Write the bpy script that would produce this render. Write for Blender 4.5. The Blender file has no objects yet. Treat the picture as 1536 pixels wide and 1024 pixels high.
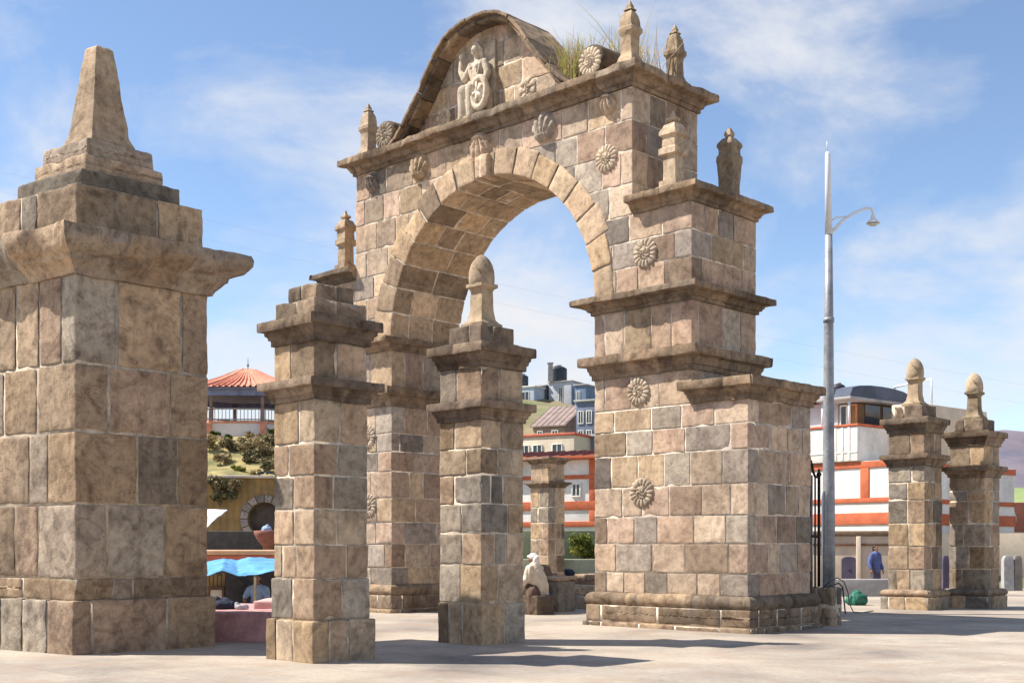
import bpy, bmesh, math, random
import numpy as np
from mathutils import Vector, Matrix, noise as mnoise

S = bpy.context.scene
COL = S.collection
PI = math.pi
rnd = random.Random(11)

# ------------------------------------------------------------------ noise
def _h(ix, iy, iz, seed):
    n = (ix * 374761393 + iy * 668265263 + iz * 1442695041 + seed * 974634777) & 0xFFFFFFFF
    n = ((n ^ (n >> 13)) * 1274126177) & 0xFFFFFFFF
    n = ((n ^ (n >> 16)) * 2246822519) & 0xFFFFFFFF
    return ((n ^ (n >> 15)) & 0xFFFF) / 32767.5 - 1.0

def vnoise(P, freq, seed=0):
    Q = P * freq + 1000.0
    I = np.floor(Q).astype(np.int64)
    F = Q - I
    F = F * F * (3 - 2 * F)
    out = 0
    for dx in (0, 1):
        wx = F[..., 0] if dx else 1 - F[..., 0]
        for dy in (0, 1):
            wy = F[..., 1] if dy else 1 - F[..., 1]
            for dz in (0, 1):
                wz = F[..., 2] if dz else 1 - F[..., 2]
                out = out + wx * wy * wz * _h(I[..., 0] + dx, I[..., 1] + dy, I[..., 2] + dz, seed)
    return out

def vnoise3(P, freq, seed=0):
    return np.stack([vnoise(P, freq, seed + k * 17) for k in range(3)], -1)

# ------------------------------------------------------------------ mesh collector
class MB:
    def __init__(self):
        self.v = []; self.f = []; self.t = []; self.m = []; self.n = 0
    def add(self, verts, faces, tint=0.5, mi=0):
        b = self.n
        verts = np.asarray(verts, float).reshape(-1, 3)
        self.v.append(verts); self.n += len(verts)
        self.f.extend([tuple(int(i) + b for i in q) for q in faces])
        self.t.extend([tint] * len(faces)); self.m.extend([mi] * len(faces))
    def box(self, lo, hi, tint=0.5, mi=0, mapf=None):
        x0, y0, z0 = lo; x1, y1, z1 = hi
        v = np.array([(x0,y0,z0),(x1,y0,z0),(x1,y1,z0),(x0,y1,z0),(x0,y0,z1),(x1,y0,z1),(x1,y1,z1),(x0,y1,z1)], float)
        if mapf: v = mapf(v)
        self.add(v, [(3,2,1,0),(4,5,6,7),(0,1,5,4),(1,2,6,5),(2,3,7,6),(3,0,4,7)], tint, mi)
    def cbox(self, lo, hi, b=0.02, tint=0.5, mi=0, mapf=None):
        """box with chamfered edges"""
        lo = np.array(lo, float); hi = np.array(hi, float)
        b = min(b, 0.45 * float((hi - lo).min()))
        grid(self, lo, hi, ('x-','x+','y-','y+','z-','z+'), mapf, tint, r=b, sp=9, amp=0, mi=mi)
    def tube(self, pts, rad, n=8, tint=0.5, mi=0, cap=True, mapf=None):
        pts = [Vector(p) for p in pts]
        rads = rad if isinstance(rad, (list, tuple)) else [rad] * len(pts)
        V = []; F = []
        up = Vector((0, 0, 1))
        for i, p in enumerate(pts):
            d = (pts[min(i + 1, len(pts) - 1)] - pts[max(i - 1, 0)]).normalized()
            a = d.cross(up if abs(d.z) < 0.95 else Vector((1, 0, 0))).normalized()
            c = d.cross(a).normalized()
            for k in range(n):
                t = 2 * PI * k / n
                V.append(p + a * math.cos(t) * rads[i] + c * math.sin(t) * rads[i])
        for i in range(len(pts) - 1):
            for k in range(n):
                F.append((i*n+k, i*n+(k+1)%n, (i+1)*n+(k+1)%n, (i+1)*n+k))
        if cap:
            F.append(tuple(range(n))[::-1]); F.append(tuple((len(pts)-1)*n + k for k in range(n)))
        V = np.array([tuple(v) for v in V])
        if mapf: V = mapf(V)
        self.add(V, F, tint, mi)
    def prism(self, poly, z0, z1, tint=0.5, mi=0, mapf=None):
        """poly: list of (x,y) ccw"""
        n = len(poly)
        V = [(x, y, z0) for x, y in poly] + [(x, y, z1) for x, y in poly]
        F = [tuple(range(n))[::-1], tuple(range(n, 2*n))] + [(i, (i+1)%n, n+(i+1)%n, n+i) for i in range(n)]
        V = np.array(V, float)
        if mapf: V = mapf(V)
        self.add(V, F, tint, mi)
    def build(self, name, mats, parent=None, loc=(0,0,0), smooth=True, fix=False, doubles=0, sharp=0):
        me = bpy.data.meshes.new(name)
        V = np.concatenate(self.v) if self.v else np.zeros((0,3))
        me.from_pydata(V.tolist(), [], self.f)
        if not isinstance(mats, (list, tuple)): mats = [mats]
        for m in mats: me.materials.append(m)
        me.polygons.foreach_set('material_index', np.array(self.m, np.int32))
        at = me.attributes.new('tint', 'FLOAT', 'FACE')
        at.data.foreach_set('value', np.array(self.t, np.float32))
        me.polygons.foreach_set('use_smooth', np.full(len(self.f), bool(smooth)))
        if fix or doubles:
            bm = bmesh.new(); bm.from_mesh(me)
            if doubles: bmesh.ops.remove_doubles(bm, verts=bm.verts, dist=doubles)
            if fix: bmesh.ops.recalc_face_normals(bm, faces=bm.faces)
            bm.to_mesh(me); bm.free()
        if sharp:
            bm = bmesh.new(); bm.from_mesh(me); bmesh.ops.remove_doubles(bm, verts=bm.verts, dist=1e-4); lim = math.radians(sharp)
            for e in bm.edges:
                if len(e.link_faces) == 2 and e.calc_face_angle(0) > lim: e.smooth = False
            bm.to_mesh(me); bm.free()
        me.update()
        o = bpy.data.objects.new(name, me); COL.objects.link(o)
        o.location = loc
        if parent: o.parent = parent
        return o

def tag(o, label=None, cat=None, group=None, kind=None):
    if label: o['label'] = label
    if cat: o['category'] = cat
    if group: o['group'] = group
    if kind or cat: o['kind'] = kind or 'thing'
    return o

def empty(name, loc, label, cat, group=None, rz=0):
    o = bpy.data.objects.new(name, None); COL.objects.link(o)
    o.location = loc; o.rotation_euler = (0, 0, rz); o.empty_display_size = 0.3
    return tag(o, label, cat, group)

# ------------------------------------------------------------------ stones
def grid(mb, lo, hi, faces, mapf, tint, r=0.02, sp=0.12, amp=0.006, frq=4.5, off=None, clamp=None, mi=0, chip=.018):
    lo = np.array(lo, float); hi = np.array(hi, float)
    r = min(r, 0.45 * float((hi - lo).min()))
    def samp(a, b):
        L = b - a
        n = max(1, int(round((L - 2*r) / sp)))
        e = [a + 3*r, a + 3*r + .03] if (amp and L > .25) else []
        f = [b - 3*r - .03, b - 3*r] if (amp and L > .25) else []
        mid = np.linspace(a + (3*r + .06 if e else r), b - (3*r + .06 if e else r), n + 1)
        return np.concatenate([[a, a + .35*r], [a + r] if e else [], e, mid, f, [b - r] if e else [], [b - .35*r, b]])
    ax = [samp(lo[k], hi[k]) for k in range(3)]
    Ps = []; Fs = []; n0 = 0
    for fc in faces:
        k = 'xyz'.index(fc[0]); u = (k + 1) % 3; v = (k + 2) % 3
        su, sv = ax[u], ax[v]
        P = np.zeros((len(su), len(sv), 3))
        P[..., u] = su[:, None]; P[..., v] = sv[None, :]
        P[..., k] = hi[k] if fc[1] == '+' else lo[k]
        nu, nv = len(su), len(sv)
        ii = np.arange(nu * nv).reshape(nu, nv) + n0
        q = np.stack([ii[:-1, :-1], ii[1:, :-1], ii[1:, 1:], ii[:-1, 1:]], -1).reshape(-1, 4)
        if fc[1] == '-': q = q[:, ::-1]
        Ps.append(P.reshape(-1, 3)); Fs.append(q); n0 += nu * nv
    P = np.concatenate(Ps); F = np.concatenate(Fs)
    _, first, inv = np.unique(np.round(P, 5), axis=0, return_index=True, return_inverse=True)
    P = P[first]; F = inv.reshape(-1)[F]
    Q = np.clip(P, lo + r, hi - r); D = P - Q
    L = np.linalg.norm(D, axis=1, keepdims=True); L[L == 0] = 1
    P = Q + D / L * r
    if amp:
        W = P + (off if off is not None else 0)
        if chip:
            C = np.clip(P, lo + .09, hi - .09) if float((hi - lo).min()) > .2 else np.clip(P, lo + .3 * (hi - lo), hi - .3 * (hi - lo))
            ds = np.sort(np.minimum(P - lo, hi - P), axis=1)
            ed = np.exp(-(np.maximum(ds[:, 1], 0) / .05) ** 2) * (ds[:, 0] < .02)
            k = np.clip(vnoise(W, 4.2, 51) - .22, 0, 1) * 1.1 + np.clip(vnoise(W, 11, 57) - .3, 0, 1) * .6
            P = P + (C - P) * (np.clip(k * ed, 0, .75) * chip / .09)[:, None]
        P = P + vnoise3(W, frq, 3) * amp * .8 + vnoise3(W, frq * 3.1, 9) * amp * .55
    if clamp is not None: P = clamp(P)
    if mapf: P = mapf(P)
    mb.add(P, F, tint, mi)

def splits(a, b, smin, smax):
    L = b - a
    n = max(1, int(round(L / rnd.uniform(smin, smax))))
    w = [rnd.uniform(.7, 1.3) for _ in range(n)]
    s = sum(w); out = [a]
    for k in w: out.append(out[-1] + L * k / s)
    out[-1] = b
    return out

def courses(z0, z1, h, jit=.18):
    n = max(1, int(round((z1 - z0) / h)))
    w = [rnd.uniform(1 - jit, 1 + jit) for _ in range(n)]
    s = sum(w); zs = [z0]
    for k in w: zs.append(zs[-1] + (z1 - z0) * k / s)
    zs[-1] = z1
    return zs

def ashlar(mb, x0, x1, y0, y1, zs, smin, smax, mapf, gap=.0095, r=.012, sp=.11, amp=.0048, clamp=None, skip=None, core=True, top=False, qlen=(.42, .78), inset=.0095):
    def put(lo, hi, faces):
        if skip and skip(lo, hi): return
        lo = list(lo); hi = list(hi)
        for fc in faces:
            k = 'xyz'.index(fc[0]); d = rnd.uniform(-.003, .006)
            if fc[0] == 'z': continue
            if fc[1] == '-': lo[k] -= d
            else: hi[k] += d
        for k in range(3):
            fs = [f[1] for f in faces if f[0] == 'xyz'[k]]
            if '-' not in fs: lo[k] += gap * rnd.uniform(.5, 1.3)
            if '+' not in fs: hi[k] -= gap * rnd.uniform(.5, 1.3)
        off = np.array([rnd.uniform(0, 90) for _ in range(3)])
        grid(mb, lo, hi, faces, mapf, rnd.random(), r=r * rnd.uniform(.7, 1.4), sp=sp, amp=amp, off=off, clamp=clamp)
    LX, LY = x1 - x0, y1 - y0
    for i in range(len(zs) - 1):
        za, zb = zs[i], zs[i + 1]
        qx = []; qy = []
        for c in range(4):
            l = rnd.uniform(*qlen); s = l * rnd.uniform(.45, .75)
            if (c + i) % 2: qx.append(min(l, LX)); qy.append(min(s, LY))
            else: qx.append(min(s, LX)); qy.append(min(l, LY))
        def fit(q, a, b, L):
            rem = L - q[a] - q[b]
            if rem < .25:
                m = L * rnd.uniform(.35, .65); q[a] = m; q[b] = L - m
        fit(qx, 0, 1, LX); fit(qx, 3, 2, LX); fit(qy, 0, 3, LY); fit(qy, 1, 2, LY)
        ext = ['z+'] if (top and i == len(zs) - 2) else []
        put((x0, y0, za), (x0 + qx[0], y0 + qy[0], zb), ['x-', 'y-'] + ext)
        put((x1 - qx[1], y0, za), (x1, y0 + qy[1], zb), ['x+', 'y-'] + ext)
        put((x1 - qx[2], y1 - qy[2], za), (x1, y1, zb), ['x+', 'y+'] + ext)
        put((x0, y1 - qy[3], za), (x0 + qx[3], y1, zb), ['x-', 'y+'] + ext)
        d = .35
        for (a, b, sd) in ((x0 + qx[0], x1 - qx[1], 'y-'), (x0 + qx[3], x1 - qx[2], 'y+')):
            if b - a > .1:
                ss = splits(a, b, smin, smax)
                for p, q in zip(ss, ss[1:]):
                    if sd == 'y-': put((p, y0, za), (q, y0 + min(d, LY*.5), zb), [sd] + ext)
                    else: put((p, y1 - min(d, LY*.5), za), (q, y1, zb), [sd] + ext)
        for (a, b, sd) in ((y0 + qy[0], y1 - qy[3], 'x-'), (y0 + qy[1], y1 - qy[2], 'x+')):
            if b - a > .1:
                ss = splits(a, b, smin, smax)
                for p, q in zip(ss, ss[1:]):
                    if sd == 'x-': put((x0, p, za), (x0 + min(d, LX*.5), q, zb), [sd] + ext)
                    else: put((x1 - min(d, LX*.5), p, za), (x1, q, zb), [sd] + ext)
    if core:
        g = inset
        mb.box((x0 + g, y0 + g, zs[0]), (x1 - g, y1 - g, zs[-1] - (.012 if top else 0)), .5, 1, mapf)

PROF_A = [(0,0),(.16,0),(.17,.2),(.3,.24),(.33,.34),(.44,.44),(.45,.54),(.52,.56),(.97,.60),(1,.64),(1,.92),(.97,1)]
PROF_B = [(0,0),(.2,0),(.21,.22),(.36,.26),(.38,.36),(.58,.46),(.59,.56),(.64,.58),(.97,.60),(1,.64),(1,.93),(.97,1)]
PROF_T = [(0,1),(.4,.98),(.8,.8),(1,.5),(.9,.2),(.6,.02),(.6,0)][::-1]     # torus roll, bottom to top

def cornice(mb, x0, x1, y0, y1, z0, h, ov, mapf, prof=PROF_A, seg=.95, sc=(1,1,1,1), amp=.009, chip=.05, lid=.2, sp=.07, core=True):
    """moulding round a rectangle; sc = overhang scale on sides x-, y-, x+, y+"""
    pr = [(-lid * .3, 0)] + [(o * ov, z * h) for o, z in prof] + [(-lid, h)]
    dense = []
    for (a, b), (c, d) in zip(pr, pr[1:]):
        n = max(1, int(math.hypot(c - a, d - b) / .06))
        for k in range(n): dense.append((a + (c - a) * k / n, b + (d - b) * k / n))
    dense.append(pr[-1])
    # sides counter-clockwise: y- (x0->x1), x+ (y0->y1), y+ (x1->x0), x- (y1->y0)
    sx0, sy0, sx1, sy1 = sc
    sides = [((x0, y0), (x1, y0), (0, -1), sy0, sx0, sx1), ((x1, y0), (x1, y1), (1, 0), sx1, sy0, sy1),
             ((x1, y1), (x0, y1), (0, 1), sy1, sx1, sx0), ((x0, y1), (x0, y0), (-1, 0), sx0, sy1, sy0)]
    for A, B, N, sn, sa, sb in sides:
        L = math.hypot(B[0] - A[0], B[1] - A[1])
        d = ((B[0] - A[0]) / L, (B[1] - A[1]) / L)
        fr = [k / L for k in splits(0, L, seg * .75, seg * 1.25)]
        for fi, (fa, fb) in enumerate(zip(fr, fr[1:])):
            n = max(2, int((fb - fa) * (L + 2 * ov) / sp))
            js = rnd.uniform(-.014, .012); jz = rnd.uniform(-.006, .006)
            ts = np.linspace(fa, fb, n + 1)
            P = np.zeros((n + 1, len(dense), 3))
            for j, (o, z) in enumerate(dense):
                oo = o * (1 + js * 2)
                s = (-o * sa) + ts * (L + o * sa + o * sb)
                P[:, j, 0] = A[0] + d[0] * s + N[0] * oo * sn
                P[:, j, 1] = A[1] + d[1] * s + N[1] * oo * sn
                P[:, j, 2] = z0 + z + jz
            W = P + np.array([x0 * 3.1, y0 * 1.7, z0])
            D = vnoise3(W, 3.6, 21) * amp + vnoise3(W, 11, 5) * amp * .45
            P += D
            # chipped arrises: bite into the projecting lip
            o = np.array([q[0] for q in dense]) / max(ov, 1e-6)
            bite = np.clip(vnoise(W, 2.6, 77) - .15, 0, 1) * chip * 1.6 + np.clip(vnoise(W, 7, 31) - .35, 0, 1) * chip
            bite = bite * np.clip(o, 0, 1)[None, :] ** 2
            P[..., 0] -= N[0] * bite; P[..., 1] -= N[1] * bite
            # joint nicks at stone ends
            e = np.minimum(np.arange(n + 1), n - np.arange(n + 1))
            nick = np.where(e == 0, .014, 0.0)
            if fi == 0: nick[0] = 0
            if fi == len(fr) - 2: nick[-1] = 0
            P[..., 0] -= N[0] * nick[:, None]; P[..., 1] -= N[1] * nick[:, None]
            ii = np.arange((n + 1) * len(dense)).reshape(n + 1, len(dense))
            F = np.stack([ii[:-1, :-1], ii[1:, :-1], ii[1:, 1:], ii[:-1, 1:]], -1).reshape(-1, 4)
            mb.add(mapf(P.reshape(-1, 3)), F, rnd.random(), 0)
    if core:
        mb.box((x0 + .03, y0 + .03, z0 + .0), (x1 - .03, y1 - .03, z0 + h - .012), .5, 1, mapf)

def loft(mb, secs, cx, cy, mapf, tint=.5, sub=5, amp=.008, round_=.25, mi=0):
    """square loft: secs = (half x, half y, z); corners rounded by a superellipse"""
    rings = []
    den = []
    for (a, b) in zip(secs, secs[1:]):
        L = math.dist(a, b); n = max(1, int(L / .06))
        for k in range(n): den.append(tuple(a[i] + (b[i] - a[i]) * k / n for i in range(3)))
    den.append(secs[-1])
    n = sub * 4
    cs = []
    for sgn in range(4):
        for k in range(sub):
            t = -1 + 2 * k / sub
            p = [(t, -1), (1, t), (-t, 1), (-1, -t)][sgn]
            m = (abs(p[0])**26 + abs(p[1])**26) ** (1/26)
            cs.append((p[0] / m, p[1] / m))
    V = []
    for hx, hy, z in den:
        for a, b in cs: V.append((cx + a * hx, cy + b * hy, z))
    V = np.array(V)
    if amp: V = V + vnoise3(V + np.array([cx * 7, cy * 5, 3]), 5, 41) * amp + vnoise3(V, 14, 43) * amp * .4
    F = []
    for i in range(len(den) - 1):
        for k in range(n): F.append((i*n+k, i*n+(k+1)%n, (i+1)*n+(k+1)%n, (i+1)*n+k))
    F.append(tuple(range((len(den)-1)*n, len(den)*n)))
    mb.add(mapf(V), F, tint, mi)

def lathe(mb, prof, cx, cy, mapf=None, n=24, tint=.5, rmod=None, mi=0, cap=False):
    V = []
    for r, z in prof:
        for k in range(n):
            t = 2 * PI * k / n
            rr = r * (rmod(t, z) if rmod else 1)
            V.append((cx + rr * math.cos(t), cy + rr * math.sin(t), z))
    F = []
    for i in range(len(prof) - 1):
        for k in range(n): F.append((i*n+k, i*n+(k+1)%n, (i+1)*n+(k+1)%n, (i+1)*n+k))
    if cap:
        F.append(tuple(range(n))[::-1]); F.append(tuple((len(prof)-1)*n + k for k in range(n)))
    V = np.array(V)
    if mapf: V = mapf(V)
    mb.add(V, F, tint, mi)

# fused organic shapes: overlapping closed shells joined by a voxel remesh
def sph(bm, c, r, seg=14):
    r3 = r if isinstance(r, (tuple, list)) else (r, r, r)
    M = Matrix.Translation(Vector(c)) @ Matrix.Diagonal((r3[0], r3[1], r3[2], 1))
    bmesh.ops.create_uvsphere(bm, u_segments=seg, v_segments=max(6, seg // 2 + 1), radius=1, matrix=M)
def sphr(bm, c, r3, rot):
    M = Matrix.Translation(Vector(c)) @ rot.to_4x4() @ Matrix.Diagonal((r3[0], r3[1], r3[2], 1))
    bmesh.ops.create_uvsphere(bm, u_segments=16, v_segments=9, radius=1, matrix=M)
def cap(bm, p0, r0, p1, r1, seg=12):
    p0 = Vector(p0); p1 = Vector(p1); d = p1 - p0; L = d.length
    sph(bm, p0, r0, seg); sph(bm, p1, r1, seg)
    if L > 1e-4:
        M = Matrix.Translation((p0 + p1) / 2) @ d.to_track_quat('Z', 'Y').to_matrix().to_4x4()
        bmesh.ops.create_cone(bm, cap_ends=True, segments=seg, radius1=r0, radius2=r1, depth=L, matrix=M)
def chain(bm, pts, rs, seg=12):
    for i in range(len(pts) - 1): cap(bm, pts[i], rs[i], pts[i+1], rs[i+1], seg)
def fuse(name, bm, mat, parent=None, voxel=.018, smooth=4, tint=.5, mapf=None, wrinkle=0, loc=(0,0,0)):
    me = bpy.data.meshes.new('raw'); bm.to_mesh(me); bm.free()
    o = bpy.data.objects.new('raw', me); COL.objects.link(o)
    m = o.modifiers.new('r', 'REMESH'); m.mode = 'VOXEL'; m.voxel_size = voxel
    if smooth:
        s = o.modifiers.new('s', 'SMOOTH'); s.factor = .5; s.iterations = smooth
    dg = bpy.context.evaluated_depsgraph_get()
    out = bpy.data.meshes.new_from_object(o.evaluated_get(dg))
    bpy.data.objects.remove(o); bpy.data.meshes.remove(me)
    out.name = name
    V = np.empty(len(out.vertices) * 3); out.vertices.foreach_get('co', V); V = V.reshape(-1, 3)
    if wrinkle:
        N = np.empty(len(out.vertices) * 3); out.vertices.foreach_get('normal', N); N = N.reshape(-1, 3)
        W = V * np.array([1, 1, .35])
        V = V + N * (vnoise(W, 14, 3) * wrinkle + vnoise(W, 30, 8) * wrinkle * .4)[:, None]
    if mapf: V = mapf(V)
    out.vertices.foreach_set('co', V.reshape(-1)); out.update()
    out.materials.clear(); out.materials.append(mat)
    out.polygons.foreach_set('use_smooth', np.full(len(out.polygons), True))
    at = out.attributes.new('tint', 'FLOAT', 'FACE')
    at.data.foreach_set('value', np.full(len(out.polygons), tint, np.float32))
    ob = bpy.data.objects.new(name, out); COL.objects.link(ob); ob.location = loc
    if parent: ob.parent = parent
    return ob

# ------------------------------------------------------------------ materials
def newmat(name):
    m = bpy.data.materials.new(name); m.use_nodes = True
    nt = m.node_tree; nt.nodes.clear()
    out = nt.nodes.new('ShaderNodeOutputMaterial'); b = nt.nodes.new('ShaderNodeBsdfPrincipled')
    nt.links.new(b.outputs[0], out.inputs[0])
    return m, nt, b
def N(nt, t, **kw):
    n = nt.nodes.new(t)
    for k, v in kw.items():
        if k.startswith('i_'):
            key = k[2:]
            n.inputs[int(key) if key.isdigit() else key].default_value = v
        else: setattr(n, k, v)
    return n
def ramp(nt, stops, interp='LINEAR'):
    r = nt.nodes.new('ShaderNodeValToRGB'); r.color_ramp.interpolation = interp
    e = r.color_ramp.elements
    while len(e) < len(stops): e.new(.5)
    for el, (p, c) in zip(e, stops):
        el.position = p; el.color = (c[0], c[1], c[2], 1) if not isinstance(c, (int, float)) else (c, c, c, 1)
    return r
def mixc(nt, a, b, fac, mode='MIX'):
    n = nt.nodes.new('ShaderNodeMix'); n.data_type = 'RGBA'; n.blend_type = mode
    for sock, val in ((n.inputs[6], a), (n.inputs[7], b), (n.inputs[0], fac)):
        if hasattr(val, 'is_linked') or hasattr(val, 'links'): nt.links.new(val, sock)
        elif isinstance(val, (int, float)): sock.default_value = val
        else: sock.default_value = (*val, 1)
    return n.outputs[2]

def stone_mat(name, pal, stain=.55, pit=.5, bump=.5, lich=.25, streak=.38):
    m, nt, b = newmat(name)
    L = nt.links.new
    tc = N(nt, 'ShaderNodeTexCoord').outputs['Object']
    at = N(nt, 'ShaderNodeAttribute', attribute_name='tint')
    n = len(pal)
    rp = ramp(nt, [(i / n, c) for i, c in enumerate(pal)], 'CONSTANT'); L(at.outputs['Fac'], rp.inputs[0])
    # a second hash of the stone id sets its own lightness
    mu = N(nt, 'ShaderNodeMath', operation='MULTIPLY', i_1=37.7); L(at.outputs['Fac'], mu.inputs[0])
    fr = N(nt, 'ShaderNodeMath', operation='FRACT'); L(mu.outputs[0], fr.inputs[0])
    lr = ramp(nt, [(0, .52), (.22, .84), (.6, 1.02), (1, 1.24)]); L(fr.outputs[0], lr.inputs[0])
    col = mixc(nt, rp.outputs[0], lr.outputs[0], 1.0, 'MULTIPLY')
    # washes inside the stones
    n1 = N(nt, 'ShaderNodeTexNoise', i_Scale=2.9, i_Detail=9.0, i_Roughness=.66, i_Distortion=1.0); L(tc, n1.inputs['Vector'])
    r1 = ramp(nt, [(.34, (.36,.32,.30)), (.44, (.70,.66,.63)), (.52, (.97,.95,.93)), (.62, (1.06,1.04,1.01)), (.74, (1.26,1.22,1.14))]); L(n1.outputs[0], r1.inputs[0])
    col = mixc(nt, col, r1.outputs[0], stain, 'MULTIPLY')
    n2 = N(nt, 'ShaderNodeTexNoise', i_Scale=9.0, i_Detail=7.0, i_Roughness=.7); L(tc, n2.inputs['Vector'])
    r2 = ramp(nt, [(.32, (.5,.46,.43)), (.5, (1, 1, 1)), (.70, (1.32,1.27,1.18))]); L(n2.outputs[0], r2.inputs[0])
    col = mixc(nt, col, r2.outputs[0], .7, 'MULTIPLY')
    n6 = N(nt, 'ShaderNodeTexNoise', i_Scale=.62, i_Detail=4.0, i_Roughness=.6, i_Distortion=.5); L(tc, n6.inputs['Vector'])
    r6 = ramp(nt, [(.34, (.74,.72,.71)), (.5, (1, 1, 1)), (.66, (1.14,1.12,1.08))]); L(n6.outputs[0], r6.inputs[0])
    col = mixc(nt, col, r6.outputs[0], .9, 'MULTIPLY')
    # ochre lichen / pale lime blotches
    n3 = N(nt, 'ShaderNodeTexNoise', i_Scale=1.7, i_Detail=8.0, i_Roughness=.68); 
    mp = N(nt, 'ShaderNodeMapping'); mp.inputs['Location'].default_value = (13, 5, 8); L(tc, mp.inputs[0]); L(mp.outputs[0], n3.inputs['Vector'])
    r3 = ramp(nt, [(.57, 0.0), (.66, 1.0)]); L(n3.outputs[0], r3.inputs[0])
    f3 = N(nt, 'ShaderNodeMath', operation='MULTIPLY', i_1=lich); L(r3.outputs[0], f3.inputs[0])
    col = mixc(nt, col, (.50, .40, .28), f3.outputs[0])
    # dark vertical rain streaks
    mp2 = N(nt, 'ShaderNodeMapping'); mp2.inputs['Scale'].default_value = (5, 5, .55); L(tc, mp2.inputs[0])
    n4 = N(nt, 'ShaderNodeTexNoise', i_Scale=1.0, i_Detail=4.0, i_Roughness=.6); L(mp2.outputs[0], n4.inputs['Vector'])
    r4 = ramp(nt, [(.56, 0.0), (.72, 1.0)]); L(n4.outputs[0], r4.inputs[0])
    f4 = N(nt, 'ShaderNodeMath', operation='MULTIPLY', i_1=streak); L(r4.outputs[0], f4.inputs[0])
    col = mixc(nt, col, (.10, .085, .075), f4.outputs[0])
    # pits
    vo = N(nt, 'ShaderNodeTexVoronoi', i_Scale=26.0); L(tc, vo.inputs['Vector'])
    rv = ramp(nt, [(.08, 1.0), (.2, 0.0)]); L(vo.outputs['Distance'], rv.inputs[0])
    n5 = N(nt, 'ShaderNodeTexNoise', i_Scale=3.0, i_Detail=2.0); L(tc, n5.inputs['Vector'])
    r5 = ramp(nt, [(.48, 0.0), (.6, 1.0)]); L(n5.outputs[0], r5.inputs[0])
    pm = N(nt, 'ShaderNodeMath', operation='MULTIPLY'); L(rv.outputs[0], pm.inputs[0]); L(r5.outputs[0], pm.inputs[1])
    pf = N(nt, 'ShaderNodeMath', operation='MULTIPLY', i_1=pit); L(pm.outputs[0], pf.inputs[0])
    col = mixc(nt, col, (.05, .042, .036), pf.outputs[0])
    L(col, b.inputs['Base Color']); b.inputs['Roughness'].default_value = .92
    b.inputs['Specular IOR Level'].default_value = .25
    # bump
    hb = N(nt, 'ShaderNodeMath', operation='SUBTRACT'); L(n2.outputs[0], hb.inputs[0]); L(pm.outputs[0], hb.inputs[1])
    bp = N(nt, 'ShaderNodeBump', i_Strength=bump * 1.3, i_Distance=.022); L(hb.outputs[0], bp.inputs['Height']); L(bp.outputs[0], b.inputs['Normal'])
    return m

def rough_mat(name, col, var=.35, scale=3.0, rough=.85, bump=.25, col2=None, metal=0, spec=.3, detail=6, dist=.01):
    m, nt, b = newmat(name); L = nt.links.new
    tc = N(nt, 'ShaderNodeTexCoord').outputs['Object']
    n = N(nt, 'ShaderNodeTexNoise', i_Scale=scale, i_Detail=float(detail), i_Roughness=.65); L(tc, n.inputs['Vector'])
    c2 = col2 if col2 else tuple(c * (1 - var) for c in col)
    r = ramp(nt, [(.34, c2), (.58, col), (.8, tuple(min(1, c * (1 + var * .35)) for c in col))]); L(n.outputs[0], r.inputs[0])
    n2 = N(nt, 'ShaderNodeTexNoise', i_Scale=scale * 9, i_Detail=5.0); L(tc, n2.inputs['Vector'])
    r2 = ramp(nt, [(.3, .84), (.7, 1.1)]); L(n2.outputs[0], r2.inputs[0])
    c = mixc(nt, r.outputs[0], r2.outputs[0], min(1, var * 2), 'MULTIPLY')
    L(c, b.inputs['Base Color']); b.inputs['Roughness'].default_value = rough; b.inputs['Metallic'].default_value = metal
    b.inputs['Specular IOR Level'].default_value = spec
    if bump:
        bp = N(nt, 'ShaderNodeBump', i_Strength=bump, i_Distance=dist); L(n2.outputs[0], bp.inputs['Height']); L(bp.outputs[0], b.inputs['Normal'])
    return m

def tint_mat(name, pal, rough=.8, trans=0.0):
    """colour picked per face by the tint attribute (leaves, blades)"""
    m, nt, b = newmat(name); L = nt.links.new
    at = N(nt, 'ShaderNodeAttribute', attribute_name='tint')
    r = ramp(nt, [(i / max(1, len(pal) - 1), c) for i, c in enumerate(pal)]); L(at.outputs['Fac'], r.inputs[0])
    L(r.outputs[0], b.inputs['Base Color']); b.inputs['Roughness'].default_value = rough
    b.inputs['Specular IOR Level'].default_value = .2
    if trans:
        tr = N(nt, 'ShaderNodeBsdfTranslucent'); L(r.outputs[0], tr.inputs[0])
        mx = N(nt, 'ShaderNodeMixShader', i_0=trans); L(b.outputs[0], mx.inputs[1]); L(tr.outputs[0], mx.inputs[2])
        out = [q for q in nt.nodes if q.type == 'OUTPUT_MATERIAL'][0]; L(mx.outputs[0], out.inputs[0])
    return m

PAL_ARCH = [(0.468,0.35,0.252),(0.425,0.308,0.22),(0.372,0.317,0.257),(0.478,0.36,0.24),(0.447,0.329,0.25),(0.346,0.29,0.241),(0.5,0.393,0.293),(0.41,0.292,0.214),(0.474,0.366,0.272),(0.304,0.257,0.218)]
PAL_PIL = [(0.426,0.315,0.213),(0.385,0.278,0.192),(0.351,0.303,0.242),(0.445,0.322,0.201),(0.298,0.249,0.196),(0.458,0.358,0.253),(0.363,0.261,0.181),(0.258,0.227,0.19),(0.427,0.326,0.228)]
PAL_BIG = [(0.39,0.293,0.201),(0.355,0.264,0.182),(0.334,0.287,0.228),(0.412,0.299,0.193),(0.366,0.266,0.19),(0.345,0.281,0.219)]
PAL_VOU = [(0.5,0.376,0.253),(0.46,0.338,0.227),(0.53,0.405,0.271),(0.44,0.328,0.227),(0.48,0.347,0.218)]
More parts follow.
